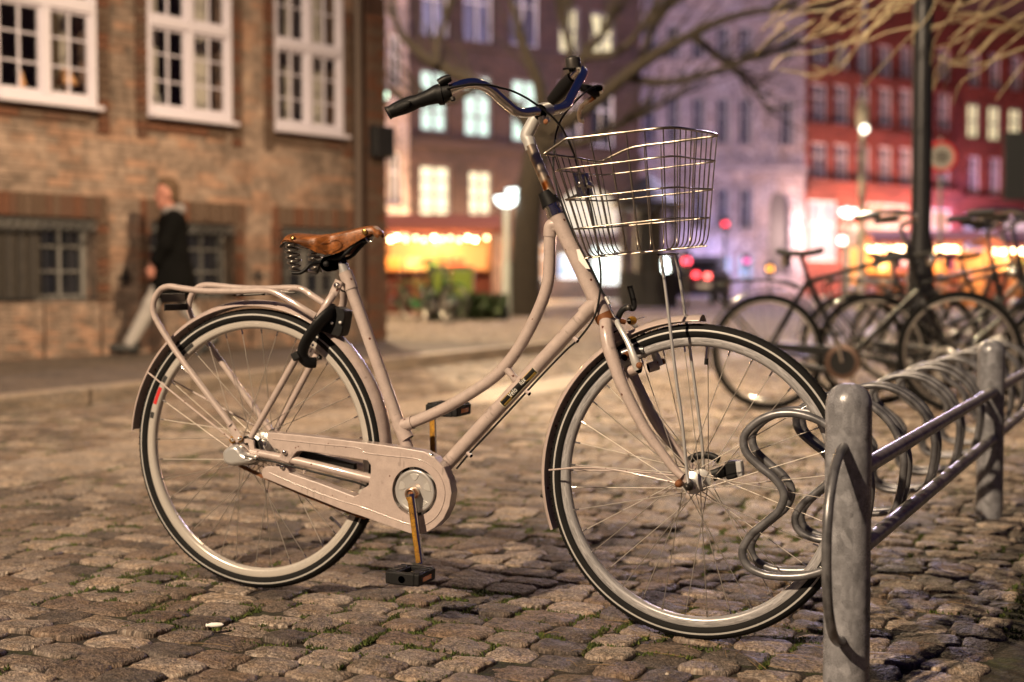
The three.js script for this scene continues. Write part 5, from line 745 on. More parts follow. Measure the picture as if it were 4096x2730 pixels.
// ---------------------------------------------------------------- other parked bicycles
function cityBike(pos, yaw, label, group, o = {}) {
  const t = thing('parked_bicycle', label, 'bicycle', group); t.position.copy(pos); t.rotation.set(0, yaw, o.lean ?? 0.02, 'YXZ');
  const wb = 1.1, R = 0.345, fm = o.frame ?? M.blackBike, hb = o.high ?? 1.06;
  for (const [x, st] of [[0, 0], [wb, o.steer ?? 0.12]]) {
    const w = new THREE.Group(); w.name = 'wheel'; t.add(w); w.position.set(x, R, 0); w.rotation.y = st;
    part('tyre', new THREE.TorusGeometry(R - 0.021, 0.021, 10, 56), M.rubber, w); part('rim', lathe([[0.292, -0.012], [0.306, -0.012], [0.306, 0.012], [0.292, 0.012], [0.292, -0.012]], 48).rotateX(Math.PI / 2), M.spoke, w);
    part('spokes', merge(Array.from({ length: 28 }, (_, i) => { const a = i / 28 * 6.283, s = i % 2 ? 1 : -1, b = a + (i % 4 < 2 ? 0.9 : -0.9); return tube([V(Math.cos(b) * 0.025, Math.sin(b) * 0.025, s * 0.03), V(Math.cos(a) * 0.3, Math.sin(a) * 0.3, 0)], 0.0011, { k: 4, caps: false }); })), M.spoke, w);
    part('hub', cyl(V(0, 0, -0.06), V(0, 0, 0.06), 0.018), M.alu, w);
    part('mudguard', (() => { const f = (s, q) => { const a = lerp(x ? 0.95 : 0.15, x ? 3.5 : 3.45, s), p = (q - 0.5) * 2.2; return { x: Math.cos(a) * (0.372 - 0.012 * (1 - Math.cos(p))), y: Math.sin(a) * (0.372 - 0.012 * (1 - Math.cos(p))), z: 0.027 * Math.sin(p) }; }; return grid(32, 6, f); })(), fm, w);
    if (o.reflector && !x) part('wheel_reflector', tube(Array.from({ length: 8 }, (_, i) => { const a = -1.95 + i * 0.045; return V(Math.cos(a) * 0.285, Math.sin(a) * 0.285, 0.012); }), 0.011, { n: 14, k: 8, flat: [1, 0.5] }), phys({ color: rgb(0.9, 0.9, 0.85), roughness: 0.15, metalness: 0.6, clearcoat: 1 }), w);
  }
  const bb = V(0.46, 0.29, 0), st = V(0.24, 0.8, 0), ht = V(0.82, 0.94, 0), hl = V(0.89, 0.7, 0);
  part('frame', merge([cyl(bb, st, 0.015), cyl(hl.clone().lerp(ht, -0.1), ht, 0.018), cyl(bb, hl, 0.0165), o.low ? tube([V(0.84, 0.86, 0), V(0.72, 0.6, 0), V(0.4, 0.44, 0)], 0.014, { n: 14, k: 10 }) : cyl(V(0.82, 0.9, 0), V(0.26, 0.76, 0), 0.014), ...[1, -1].flatMap((s) => [cyl(V(0, R, s * 0.06), V(0.46, 0.29, s * 0.025), 0.0095), cyl(V(0, R, s * 0.06), V(0.245, 0.76, s * 0.02), 0.0085)]), cyl(V(bb.x, bb.y, -0.04), V(bb.x, bb.y, 0.04), 0.021)]), fm, t);
  part('fork', merge([1, -1].map((s) => tube([hl, V(0.91, 0.64, s * 0.04), V(0.99, 0.45, s * 0.052), V(wb, R, s * 0.056)], (q) => 0.0145 - 0.006 * q, { n: 16, k: 10 }))), fm, t);
  part('seat_post', cyl(st, V(0.21, 0.9, 0), 0.0135), M.chrome, t);
  part('saddle', grid(14, 10, (s, q) => { const u = lerp(0.08, 0.34, s), a = (q - 0.5) * 3.6, hw = lerp(0.085, 0.02, sstep(0.2, 0.75, s)); return { x: u, y: 0.93 + 0.02 * Math.pow(Math.abs(s - 0.5) * 2, 2) + Math.cos(a) * 0.03 - 0.02, z: Math.sin(a) * hw }; }), M.rubber, t);
  for (const s of [1, -1]) part('saddle_spring', cyl(V(0.12, 0.85, s * 0.05), V(0.12, 0.91, s * 0.06), 0.015), M.chrome, t);
  part('stem', merge([cyl(ht, V(0.78, hb, 0), 0.0125), cyl(V(0.78, hb, 0), V(0.84, hb + 0.03, 0), 0.014)]), M.chrome, t);
  part('handlebar', tube([-1, -0.8, -0.5, -0.2, 0, 0.2, 0.5, 0.8, 1].map((s) => V(0.84 + 0.03 * Math.cos(s * 3) - 0.22 * Math.pow(Math.abs(s), 3), hb + 0.03 + 0.05 * Math.sin(Math.abs(s) * 2.6), s * 0.29)), 0.011, { n: 48, k: 10 }), M.chrome, t);
  for (const s of [1, -1]) part('grip', tube([V(0.72, hb + 0.055, s * 0.265), V(0.58, hb + 0.045, s * 0.3)], 0.0165, { k: 12 }), M.plastic, t);
  part('crank', merge([tube([V(bb.x, bb.y, 0.07), V(bb.x + (o.ck?.[0] ?? -0.03), bb.y + (o.ck?.[1] ?? 0.165), 0.08)], 0.011, { k: 8 }), tube([V(bb.x, bb.y, -0.07), V(bb.x - (o.ck?.[0] ?? -0.03), bb.y - (o.ck?.[1] ?? 0.165), -0.08)], 0.011, { k: 8 })]), M.chrome, t);
  for (const s of [1, -1]) part('pedal', new RoundedBoxGeometry(0.085, 0.024, 0.09, 1, 0.006).translate(bb.x + s * (o.ck?.[0] ?? -0.03), bb.y + s * (o.ck?.[1] ?? 0.165), s * 0.13), M.plastic, t);
  part('chain_case', (() => { const s = new THREE.Shape(); s.absarc(bb.x, bb.y, 0.085, -1.9, 1.7, false); s.lineTo(0.2, R + 0.045); s.lineTo(0.02, R + 0.055); s.lineTo(0.02, R + 0.025); s.lineTo(0.36, bb.y + 0.035); s.lineTo(0.36, bb.y - 0.035); s.lineTo(0.02, R - 0.03); s.lineTo(0.02, R - 0.058); return new THREE.ExtrudeGeometry(s, { depth: 0.03, bevelEnabled: true, bevelSize: 0.004, bevelThickness: 0.004 }).translate(0, 0, 0.03); })(), fm, t);
  part('chainring', lathe([[0.075, 0.012], [0.1, 0.01], [0.1, 0], [0.075, 0]], 30).rotateX(Math.PI / 2).translate(bb.x, bb.y, 0.062), o.ring ?? M.alu, t);
  part('luggage_carrier', merge([1, -1].map((s) => tube([V(0.2, 0.72, s * 0.05), V(0.1, 0.76, s * 0.06), V(-0.25, 0.76, s * 0.06), V(-0.3, 0.72, s * 0.06), V(0, R, s * 0.07)], 0.007, { n: 24, k: 8 })).concat([0.05, -0.1, -0.22].map((x) => cyl(V(x, 0.765, -0.06), V(x, 0.765, 0.06), 0.005)))), fm, t);
  part('head_lamp', lathe([[0.0001, -0.03], [0.02, -0.028], [0.034, 0], [0.036, 0.02], [0.0001, 0.024]], 18).rotateZ(-Math.PI / 2).translate(0.95, 0.86, 0), M.chrome, t);
  if (o.crate) { for (let i = 0; i < 4; i++) for (const s of [1, -1]) part('crate_slat', box(0.36, 0.045, 0.012, 1.02, 0.86 + i * 0.07, s * 0.17, 0.003), o.crate, t); for (let i = 0; i < 4; i++) for (const s of [1, -1]) part('crate_slat', box(0.012, 0.045, 0.33, 1.02 + s * 0.18, 0.86 + i * 0.07, 0, 0.003), o.crate, t); part('crate_floor', box(0.36, 0.015, 0.33, 1.02, 0.835, 0), o.crate, t); }
  return t;
}
{
  const yw = -0.4416, grp = 'dark bicycles parked further along the rack';   // rotation.y = -yaw: forward goes right and towards the camera
  const rp = dAt(1765, 948, 8.45); rp.y = 0.02; 
  cityBike(rp, yw, 'black bicycle at the rack with a round rusty chain ring and silver crank', grp, { ring: std({ color: rgb(0.12, 0.07, 0.05), roughness: 0.5, metalness: 0.4 }), reflector: true, ck: [-0.03, 0.165] });
  cityBike(rp.clone().addScaledVector(ER, 0.95).addScaledVector(EB, 0.28), yw, 'low-framed black bicycle parked behind the one with the rusty chain ring', grp, { low: true, high: 1.12, steer: -0.25, ck: [0.12, -0.11], lean: -0.05 });
  cityBike(rp.clone().addScaledVector(ER, 1.75).addScaledVector(EB, 0.66), yw, 'black bicycle with a dark slatted crate on its front', grp, { crate: std({ color: rgb(0.035, 0.03, 0.028), roughness: 0.8 }), high: 1.12, ck: [0.16, 0.03] });
  cityBike(rp.clone().addScaledVector(ER, 2.6).addScaledVector(EB, 0.3), yw + 0.08, 'black bicycle parked past the crate bicycle, farthest along the rack', grp, { low: true, high: 1.08, steer: 0.3, lean: 0.06 });
  cityBike(rp.clone().addScaledVector(ER, 0.5).addScaledVector(EB, 0.5), yw - 0.04, 'black bicycle standing between the rusty-ringed bicycle and the low-framed one', grp, { high: 1.12, steer: -0.1, lean: -0.03, ck: [0.1, 0.13] });
  const g2 = 'bicycles leaning by the market stall', green = std({ color: rgb(0.015, 0.12, 0.03), roughness: 0.4 });
  cityBike(dAt(905, 706, 28).setY(0), 0.5, 'dark bicycle beside the house corner near the market stall', g2, { steer: 0.3 });
  cityBike(dAt(948, 708, 27).setY(0), -0.7, 'green bicycle by the market stall', g2, { frame: green, low: true });
  cityBike(dAt(985, 710, 26).setY(0), -1.2, 'black bicycle between the green bicycle and the hedge', g2, { low: true });
}

// ---------------------------------------------------------------- houses across the square
// a facade stands on the line from (pixel x0, depth z0) to (pixel x1, depth z1); windows are given in overview pixels and cut through it
const frameMat = std({ color: rgb(0.6, 0.57, 0.58), roughness: 0.6 }), darkFrame = std({ color: rgb(0.12, 0.1, 0.1), roughness: 0.6 });
const plaster = (c, s = 0.12) => std({ color: rgb(...c), roughness: 0.88, map: rep(stoneCol, s), bumpMap: rep(stoneBump, 0.3), bumpScale: 0.02 });
function facade(name, label, x0, z0, x1, z1, height, wallMat, wins, o = {}) {
  const t = thing(name, label, 'building', 'houses across the square');
  const a = dAt(x0, 640, z0).setY(0), b = dAt(x1, 640, z1).setY(0), d = b.clone().sub(a), len = d.length(); d.normalize(); const n = V(-d.z, 0, d.x); if (n.z < 0) n.negate();
  t.position.copy(a); t.rotation.y = Math.atan2(-d.z, d.x);
  const at = (x, y) => { const q = onPlane(x * DP, y * DP, a, n).sub(a); return [q.dot(d), q.y]; };
  const sh = new THREE.Shape([[0, -0.1], [len, -0.1], [len, height], [0, height]].map((p) => new THREE.Vector2(...p))), list = [];
  for (const w of wins) {
    const [l, tp, r, bt] = w.r, m = (l + r) / 2, s0 = at(l, (tp + bt) / 2)[0], s1 = at(r, (tp + bt) / 2)[0], y0 = Math.max(0.05, at(m, bt)[1]), y1 = Math.min(height - 0.2, at(m, tp)[1]);
    if (y1 - y0 < 0.2) continue;
    const arc = w.arch ? Math.min((s1 - s0) / 2, (y1 - y0) * 0.5) : 0, hole = new THREE.Path(); hole.moveTo(s0, y0); hole.lineTo(s0, y1 - arc); if (arc) hole.absellipse((s0 + s1) / 2, y1 - arc, (s1 - s0) / 2, arc, Math.PI, 0, true); else hole.lineTo(s0, y1), hole.lineTo(s1, y1); hole.lineTo(s1, y0); sh.holes.push(hole); list.push({ ...w, s0, s1, y0, y1, arc });
  }
  part('wall', new THREE.ExtrudeGeometry(sh, { depth: 0.3, bevelEnabled: false, curveSegments: 12 }).translate(0, 0, -0.3), wallMat, t);
  for (const w of list) {
    const g = new THREE.Group(); g.name = w.door ? 'doorway' : w.shop ? 'shop_window' : 'window'; t.add(g); const { s0, s1, y0, y1 } = w, cx = (s0 + s1) / 2, cy = (y0 + y1) / 2, fm = w.frame ?? frameMat, k = w.bar ?? 0.07;
    part('pane', box(s1 - s0 + 0.1, y1 - y0 + 0.1, 0.02, cx, cy, -0.19), w.mat ?? M.glassDark, g);
    if (w.door) continue;
    part('frame', merge([box(k, y1 - y0, 0.07, s0 + k / 2, cy, -0.12), box(k, y1 - y0, 0.07, s1 - k / 2, cy, -0.12), box(s1 - s0 - 2 * k - 0.002, k, 0.07, cx, y0 + k / 2, -0.12), box(s1 - s0 - 2 * k - 0.002, k, 0.07, cx, y1 - k / 2, -0.12)]), fm, g);
    part('mullion', box(k * 0.8, y1 - y0 - 2 * k - 0.002, 0.06, cx, cy, -0.12), fm, g);
    for (const f of w.cross ?? [0.62]) part('crossbar', merge([box((s1 - s0) / 2 - k * 1.41, k * 0.7, 0.05, (s0 + cx) / 2 + k * 0.29, lerp(y0, y1, f), -0.12), box((s1 - s0) / 2 - k * 1.41, k * 0.7, 0.05, (s1 + cx) / 2 - k * 0.29, lerp(y0, y1, f), -0.12)]), fm, g);
    if (!w.shop && !w.arch) part('sill', box(s1 - s0 + 0.2, 0.08, 0.16, cx, y0 - 0.045, 0.06), o.sill ?? wallMat, g);
    if (o.trim && !w.shop) part('surround', merge([box(0.14, y1 - y0 + 0.1, 0.05, s0 - 0.075, cy, 0.028), box(0.14, y1 - y0 + 0.1, 0.05, s1 + 0.075, cy, 0.028), box(s1 - s0 + 0.29, 0.18, 0.06, cx, y1 + 0.145, 0.033)]), o.trim, g);
  }
  for (const [y, h, dp, m] of o.bands ?? []) part('string_course', box(len, at((x0 + x1) / 2, y)[1] > 0 ? h : h, dp, len / 2, at((x0 + x1) / 2, y)[1], dp / 2 + 0.002), m ?? wallMat, t);
  part('roof', (() => { const s = new THREE.Shape([[0.3, height], [-0.4, height], [-0.4, height + 0.15], [-4.5, height + 4], [-9, height]].map((p) => new THREE.Vector2(...p))); return new THREE.ExtrudeGeometry(s, { depth: len, bevelEnabled: false }).rotateY(Math.PI / 2); })(), plaster([0.09, 0.05, 0.04]), t);
  part('side_wall', merge([box(0.3, height, 9, 0.15, height / 2, -4.81), box(0.3, height, 9, len - 0.15, height / 2, -4.81)]), wallMat, t);
  return { t, at, d, n, a };
}
const lit = { teal: glow(0.78, 1.0, 0.85, 1.3), warm: glow(1, 0.82, 0.5, 1.8), top: glow(1, 0.82, 0.48, 1.1), shop: glow(1, 0.66, 0.48, 0.8), white: glow(0.88, 1, 0.95, 2.2), blue: glow(0.45, 0.6, 1, 1.2), pink: glow(1, 0.66, 0.72, 0.85), lilac: glow(0.72, 0.55, 0.9, 0.7), amber: glow(1, 0.42, 0.16, 0.9), gold: glow(1, 0.8, 0.5, 2.2), cream: glow(1, 0.84, 0.62, 0.9) };
const brickA = plaster([0.075, 0.043, 0.036]), brickC = plaster([0.28, 0.07, 0.05]), stucco = plaster([0.68, 0.62, 0.72]), pale = plaster([0.5, 0.42, 0.38]);
const violet = std({ color: rgb(0.05, 0.045, 0.08), roughness: 0.4 });
const W = (l, t, r, b, o = {}) => ({ r: [l, t, r, b], ...o });
facade('plastered_house', 'narrow pale plastered house seen past the corner of the brick house', 820, 46, 940, 49, 13, pale, [W(893, 80, 922, 200), W(893, 350, 922, 470)], {});
facade('tall_brick_house', 'dark brick house with brightly lit white windows behind the tree', 938, 50, 1470, 57, 13.5, brickA, [
  W(966, 160, 1031, 304, { mat: lit.teal, bar: 0.11, frame: darkFrame, cross: [0.33, 0.66] }), W(1067, 172, 1133, 316, { mat: lit.teal, bar: 0.11, frame: darkFrame, cross: [0.33, 0.66] }), W(1177, 182, 1241, 328, { mat: lit.teal, bar: 0.11, frame: darkFrame, cross: [0.33, 0.66] }),
  W(965, 380, 1038, 515, { mat: lit.warm, bar: 0.09, frame: darkFrame, cross: [0.25, 0.5, 0.75] }), W(1078, 392, 1133, 518, { mat: lit.warm, bar: 0.09, frame: darkFrame, cross: [0.25, 0.5, 0.75] }), W(1285, 14, 1335, 126, { mat: lit.top, bar: 0.13, frame: darkFrame, cross: [0.5] }), W(1358, 28, 1416, 142, { mat: lit.top, bar: 0.13, frame: darkFrame, cross: [0.5] }),
  W(970, -60, 1032, 90, { mat: violet }), W(1066, -52, 1132, 98, { mat: violet }), W(1172, -45, 1238, 106, { mat: violet }), W(1285, 190, 1335, 330), W(1358, 200, 1412, 338), W(1288, 432, 1422, 536, { mat: lit.cream, arch: true, cross: [0.5] }),
  W(1284, 585, 1336, 640, { mat: lit.blue, shop: true }), W(1362, 566, 1428, 656, { mat: lit.white, shop: true }), W(950, 560, 1120, 640, { mat: lit.shop, shop: true, cross: [0.7] }), W(1190, 560, 1270, 645, { mat: lit.amber, shop: true })], { bands: [[345, 0.35, 0.14], [120, 0.3, 0.12], [548, 0.4, 0.2]] });
const purpleW = []; for (const x of [1478, 1532, 1590, 1646, 1698, 1793]) for (const [t, b] of [[60, 135], [224, 330], [432, 524]]) purpleW.push(W(x, t + (x - 1590) * 0.02, x + 30, b + (x - 1590) * 0.02, { mat: violet, bar: 0.035 }));
facade('grey_stucco_house', 'long lilac-grey stucco house with dark windows and arched doorway', 1455, 62, 1848, 66, 15, stucco, [...purpleW.filter((w) => !(w.r[0] > 1780 && w.r[3] > 500)), W(1766, 440, 1816, 632, { arch: true, door: true, mat: darkFrame }), W(1640, 590, 1682, 640, { mat: lit.blue, shop: true }), W(1700, 588, 1732, 640, { mat: lit.blue, shop: true })], { bands: [[385, 0.4, 0.2], [40, 0.3, 0.15]], trim: stucco });
const redW = [];
for (const [x, w] of [[1865, 36], [1918, 33], [1969, 31], [2020, 30], [2068, 28], [2111, 28], [2154, 30]]) for (const [t, b] of [[95, 168], [192, 284], [328, 424]]) { const k = (x - 1865) * 0.06; redW.push(W(x, t + k, x + w, b + k, { mat: violet, cross: [0.35, 0.68] })); }
facade('red_brick_house', 'red brick house with white barred windows above glowing pink shops', 1846, 66.3, 2194, 76, 17, brickC, [...redW, W(1858, 462, 1925, 600, { mat: lit.pink, shop: true }), W(1938, 520, 1975, 606, { mat: lit.shop, shop: true }), W(1990, 470, 2088, 606, { mat: lit.amber, shop: true }), W(2110, 480, 2185, 610, { mat: lit.amber, shop: true })], { bands: [[440, 0.7, 0.3], [306, 0.3, 0.12], [182, 0.3, 0.12]] });
facade('corner_brick_house', 'red brick house with three warm lit windows above a lilac shop front', 2192, 76.5, 2460, 82, 17, plaster([0.27, 0.07, 0.05]), [W(2224, 236, 2254, 320, { mat: lit.top, bar: 0.13, frame: darkFrame, cross: [0.5] }), W(2272, 242, 2302, 326, { mat: lit.top, bar: 0.13, frame: darkFrame, cross: [0.5] }), W(2320, 248, 2350, 310, { mat: lit.top, bar: 0.13, frame: darkFrame, cross: [0.5] }), W(2226, 360, 2252, 446, { mat: violet }), W(2274, 364, 2300, 450, { mat: violet }), W(2322, 368, 2346, 455, { mat: violet }), W(2226, 120, 2252, 200, { mat: violet }), W(2274, 124, 2300, 205, { mat: violet }), W(2322, 128, 2348, 208, { mat: violet }), W(2215, 495, 2290, 600, { mat: lit.lilac, shop: true }), W(2305, 498, 2400, 600, { mat: lit.pink, shop: true })], { bands: [[466, 0.6, 0.3]] });
facade('far_end_house', 'tall brick house closing the square beyond the lamp post', 2455, 82, 3000, 60, 15, brickC, [], {});

// lights of shops, stalls and lamps across the square, with a few added ones
function pt(x, y, depth, color, cd, radius = 0.25, label) { const l = new THREE.PointLight(rgb(...color), cd); l.position.copy(dAt(x, y, depth)); l.castShadow = true; l.shadow.radius = radius / 0.02; l.name = 'shop_or_fill_light'; scene.add(l); return l; }
pt(1905, 540, 65, [1, 0.7, 0.62], 80, 0.8); pt(2040, 545, 67.5, [1, 0.5, 0.36], 210, 0.8); pt(2150, 545, 71, [1, 0.48, 0.34], 190, 0.8); pt(2260, 545, 74, [0.85, 0.5, 1], 110, 0.8);
pt(1665, 615, 62.5, [0.5, 0.5, 1], 26, 0.8); pt(1395, 612, 53.5, [0.85, 1, 0.95], 40, 0.8); pt(1030, 600, 48.5, [1, 0.64, 0.32], 150, 0.8); pt(1230, 600, 51, [1, 0.64, 0.3], 130, 0.8); pt(905, 560, 44.8, [1, 0.72, 0.46], 90, 0.8);  // the last is an added light for the plastered wall, no shop there
{ const g = dAt(690, 640, 23), h = dAt(1982, 640, 45); streetLamp(g.x, -23, 9, [0.8, 0.3], [1, 0.76, 0.46], 1000, 'added tall lamp hidden behind the brick house corner to light the square', 0.2, 0.07); streetLamp(h.x, -45, 11.5, [-0.6, 0.3], [0.82, 0.68, 1], 760, 'added tall lilac lamp by the pale lantern post to wash the facades', 0.3, 0.07); }  // two unseen lamps, added to light the far ground and wash the facades

function bowlLamp(x, y, depth, label, cd = 160) {
  const t = thing('globe_lamp', label, 'street lamp', 'white bowl lamps on the square'), p = dAt(x, y, depth); t.position.set(p.x, 0, p.z);
  part('post', lathe([[0.0001, p.y], [0.06, p.y], [0.07, 1.2], [0.1, 1.1], [0.11, 0]], 16), std({ color: rgb(0.4, 0.42, 0.4), roughness: 0.5 }), t);
  part('lamp_bowl', new THREE.SphereGeometry(0.24, 20, 12, 0, 6.283, Math.PI / 2, Math.PI / 2).scale(1.05, 0.9, 1.05).translate(0, p.y + 0.12, 0), glow(0.88, 1, 0.95, 5), t);
  part('lamp_cap', lathe([[0.0001, 0.2], [0.1, 0.17], [0.26, 0.13], [0.26, 0.121], [0.0001, 0.121]], 20).translate(0, p.y, 0), M.blackPost, t);
  const l = new THREE.PointLight(rgb(0.95, 1, 0.92), cd); l.position.set(0, p.y + 0.02, 0); l.castShadow = true; l.shadow.radius = 8; t.add(l);
}
bowlLamp(1164, 466, 30, 'white bowl lamp in front of the tree trunk', 45); bowlLamp(1186, 447, 36, 'white bowl lamp just behind the one by the tree trunk', 40); bowlLamp(1950, 492, 40, 'white bowl lamp before the red brick house', 45);

// market stalls with strings of bulbs
function stall(x0, x1, y, depth, label, bulbs, seed) {
  const t = thing('market_stall', label, 'market stall', 'market stalls with bulb strings'), a = dAt(x0, y, depth), b = dAt(x1, y, depth), w = b.x - a.x, h = a.y; t.position.set((a.x + b.x) / 2, 0, -depth); const R = rng(seed);
  const wood = std({ color: rgb(0.3, 0.13, 0.05), roughness: 0.8, map: rep(scuff, 1) }), red = std({ color: rgb(0.14, 0.035, 0.025), roughness: 0.8 });
  for (const s of [-1, 1]) for (const z of [0, -2]) part('post', box(0.09, h + 0.1, 0.09, s * (w / 2 - 0.06), (h + 0.1) / 2, z, 0.01), wood, t);
  part('post', box(0.09, h, 0.09, w * 0.05, h / 2, 0.003, 0.01), wood, t);
  for (let i = 0; i < Math.max(3, Math.round(w / 0.9)); i++) { const n = Math.max(3, Math.round(w / 0.9)), k = w / n; part('counter_panel', box(k - 0.015, 0.95, 0.05, -w / 2 + k * (i + 0.5), 0.5, 0.06, 0.01), i % 2 ? wood : red, t); }
  part('counter', box(w + 0.1, 0.05, 0.6, 0, 1.0, -0.15, 0.01), wood, t);
  part('back_wall', box(w, h, 0.06, 0, h / 2, -2.06), std({ color: rgb(0.45, 0.22, 0.1), roughness: 0.8 }), t);
  part('canopy', (() => { const s = new THREE.Shape([[0.35, 0.02], [0.35, 0.14], [-1, 0.42], [-2.3, 0.12], [-2.3, 0.02], [-1, 0.34], [0.25, 0.06]].map((p) => new THREE.Vector2(...p))); return new THREE.ExtrudeGeometry(s, { depth: w + 0.5, bevelEnabled: false }).rotateY(Math.PI / 2).rotateY(Math.PI).translate(0, 0, 0); })().rotateY(Math.PI).translate(-w / 2 - 0.25, h + 0.02, 0), red, t);
  for (let i = 0; i < bulbs; i++) { const q = part('bulb', new THREE.SphereGeometry(0.045, 10, 8), glow(1, 0.72, 0.36, R() < 0.5 ? 30 : 11), t); q.position.set(lerp(-w / 2, w / 2, (i + 0.5) / bulbs) + (R() - 0.5) * 0.1, h - 0.05 - 0.05 * (i % 2) - R() * 0.03, 0.4); }
  part('bulb_string', tube(Array.from({ length: 9 }, (_, i) => V(lerp(-w / 2, w / 2, i / 8), h - 0.01 - (i % 2) * 0.04, 0.4)), 0.008, { n: 30, k: 5 }), M.iron, t);
  const goods = [[0.5, 0.2, 0.05], [0.6, 0.4, 0.2], [0.15, 0.3, 0.05], [0.5, 0.08, 0.04]].map((c) => std({ color: rgb(...c), roughness: 0.7 }));
  for (let i = 0; i < Math.round(w * 1.6); i++) part('goods_box', box(0.3 + 0.15 * R(), 0.18 + 0.25 * R(), 0.3, -w / 2 + 0.3 + i / (w * 1.6) * (w - 0.5), 1.15, -0.15 - 0.15 * R(), 0.02), goods[i % 4], t);
  for (const f of [0.2, 0.5, 0.8]) { const l = new THREE.PointLight(rgb(1, 0.62, 0.28), 10); l.position.set(lerp(-w / 2, w / 2, f), h - 0.15, 0.38); l.castShadow = true; l.shadow.radius = 3; t.add(l); const l2 = f === 0.5 ? bulbLight(t, V(0, h - 0.1, -1.1), [1, 0.58, 0.24], 20, 0.08, 0.08) : 0; }
}
stall(868, 1128, 541, 33, 'market stall with warm bulbs beside the brick house corner', 13, 3);
stall(1985, 2098, 566, 42, 'market stall hung with bulbs behind the lamp post', 14, 4);
stall(2136, 2206, 566, 43, 'small bulb-lit market stall right past the lamp post', 9, 6);
stall(2262, 2440, 572, 38, 'broad bulb-lit market stall behind the crate bicycle', 20, 8);
{ // an unlit kiosk
  const t = thing('kiosk', 'dark unlit kiosk with a peaked roof seen through the wire basket', 'kiosk'), p = dAt(1490, 655, 40); t.position.set(p.x, 0, -40); const m = std({ color: rgb(0.02, 0.018, 0.02), roughness: 0.6 });
  part('roof', new THREE.ConeGeometry(1.05, 0.9, 8).translate(0, 3.35, 0), m, t); part('eaves', new THREE.CylinderGeometry(1.08, 1.0, 0.16, 8).translate(0, 2.84, 0), m, t);
  for (let i = 0; i < 8; i++) { const a = i / 8 * 6.283 + 0.4; part('post', box(0.1, 2.76, 0.1, Math.cos(a) * 0.75, 1.38, Math.sin(a) * 0.75), m, t); part('panel', box(0.42, 1.0, 0.04, Math.cos(a + 0.39) * 0.62, 0.52, Math.sin(a + 0.39) * 0.62).translate(0, 0, 0), m, t); }
  part('core', new THREE.CylinderGeometry(0.4, 0.4, 2.7, 10).translate(0, 1.35, 0), m, t);
}
{ // bins and hedge by the first stall
  const g = std({ color: rgb(0.12, 0.16, 0.015), roughness: 0.5 });
  [[1010, 1], [1063, 0]].forEach(([x, k]) => { const t = thing('recycling_bin', k ? 'yellow-green recycling bin beside the hedge, nearer the bicycles' : 'yellow-green recycling bin beside the hedge, nearer the tree', 'bin', 'yellow-green bins'), p = dAt(x, 650, 28.5); t.position.set(p.x, 0, -28.5); part('bin_body', new RoundedBoxGeometry(0.42, 0.95, 0.5, 2, 0.04).translate(0, 0.52, 0), g, t); part('lid', new RoundedBoxGeometry(0.46, 0.07, 0.54, 2, 0.03).translate(0, 1.03, 0), M.iron, t); part('handle', cyl(V(-0.18, 0.95, -0.3), V(0.18, 0.95, -0.3), 0.02), M.iron, t); for (const s of [-1, 1]) part('wheel', new THREE.CylinderGeometry(0.09, 0.09, 0.05, 14).rotateZ(Math.PI / 2).translate(s * 0.2, 0.09, -0.25), M.iron, t); });
  const t = thing('hedge', 'low dark green hedge at the foot of the tree', 'hedge'), p = dAt(1075, 690, 27), R = rng(31), leaf = new THREE.PlaneGeometry(0.09, 0.06), N = 2600; t.position.set(p.x, 0, -27);
  const im = new THREE.InstancedMesh(leaf, std({ color: rgb(1, 1, 1), roughness: 0.7, side: THREE.DoubleSide }), N), m = new THREE.Matrix4(), q = new THREE.Quaternion(), e = new THREE.Euler();
  for (let i = 0; i < N; i++) { const u = (R() - 0.5) * 1.5, h = R(), b = 0.32 + 0.08 * noise.noise(u * 4, 1, 2); m.compose(V(u, 0.05 + h * (0.46 + 0.1 * noise.noise(u * 3, 5, 1)), (R() - 0.5) * 2 * b), q.setFromEuler(e.set(R() * 6, R() * 6, R() * 6)), V(1, 1, 1).multiplyScalar(0.7 + R() * 0.8)); im.setMatrixAt(i, m); im.setColorAt(i, rgb(0.02 + 0.02 * R(), 0.035 + 0.025 * R(), 0.012)); }
  im.name = 'foliage'; im.userData.kind = 'stuff'; im.castShadow = true; t.add(im); part('stems', merge(Array.from({ length: 12 }, (_, i) => cyl(V(-0.7 + i * 0.127, 0, 0), V(-0.7 + i * 0.127 + (R() - 0.5) * 0.1, 0.45, (R() - 0.5) * 0.3), 0.012, 5))), M.bark, t);
}
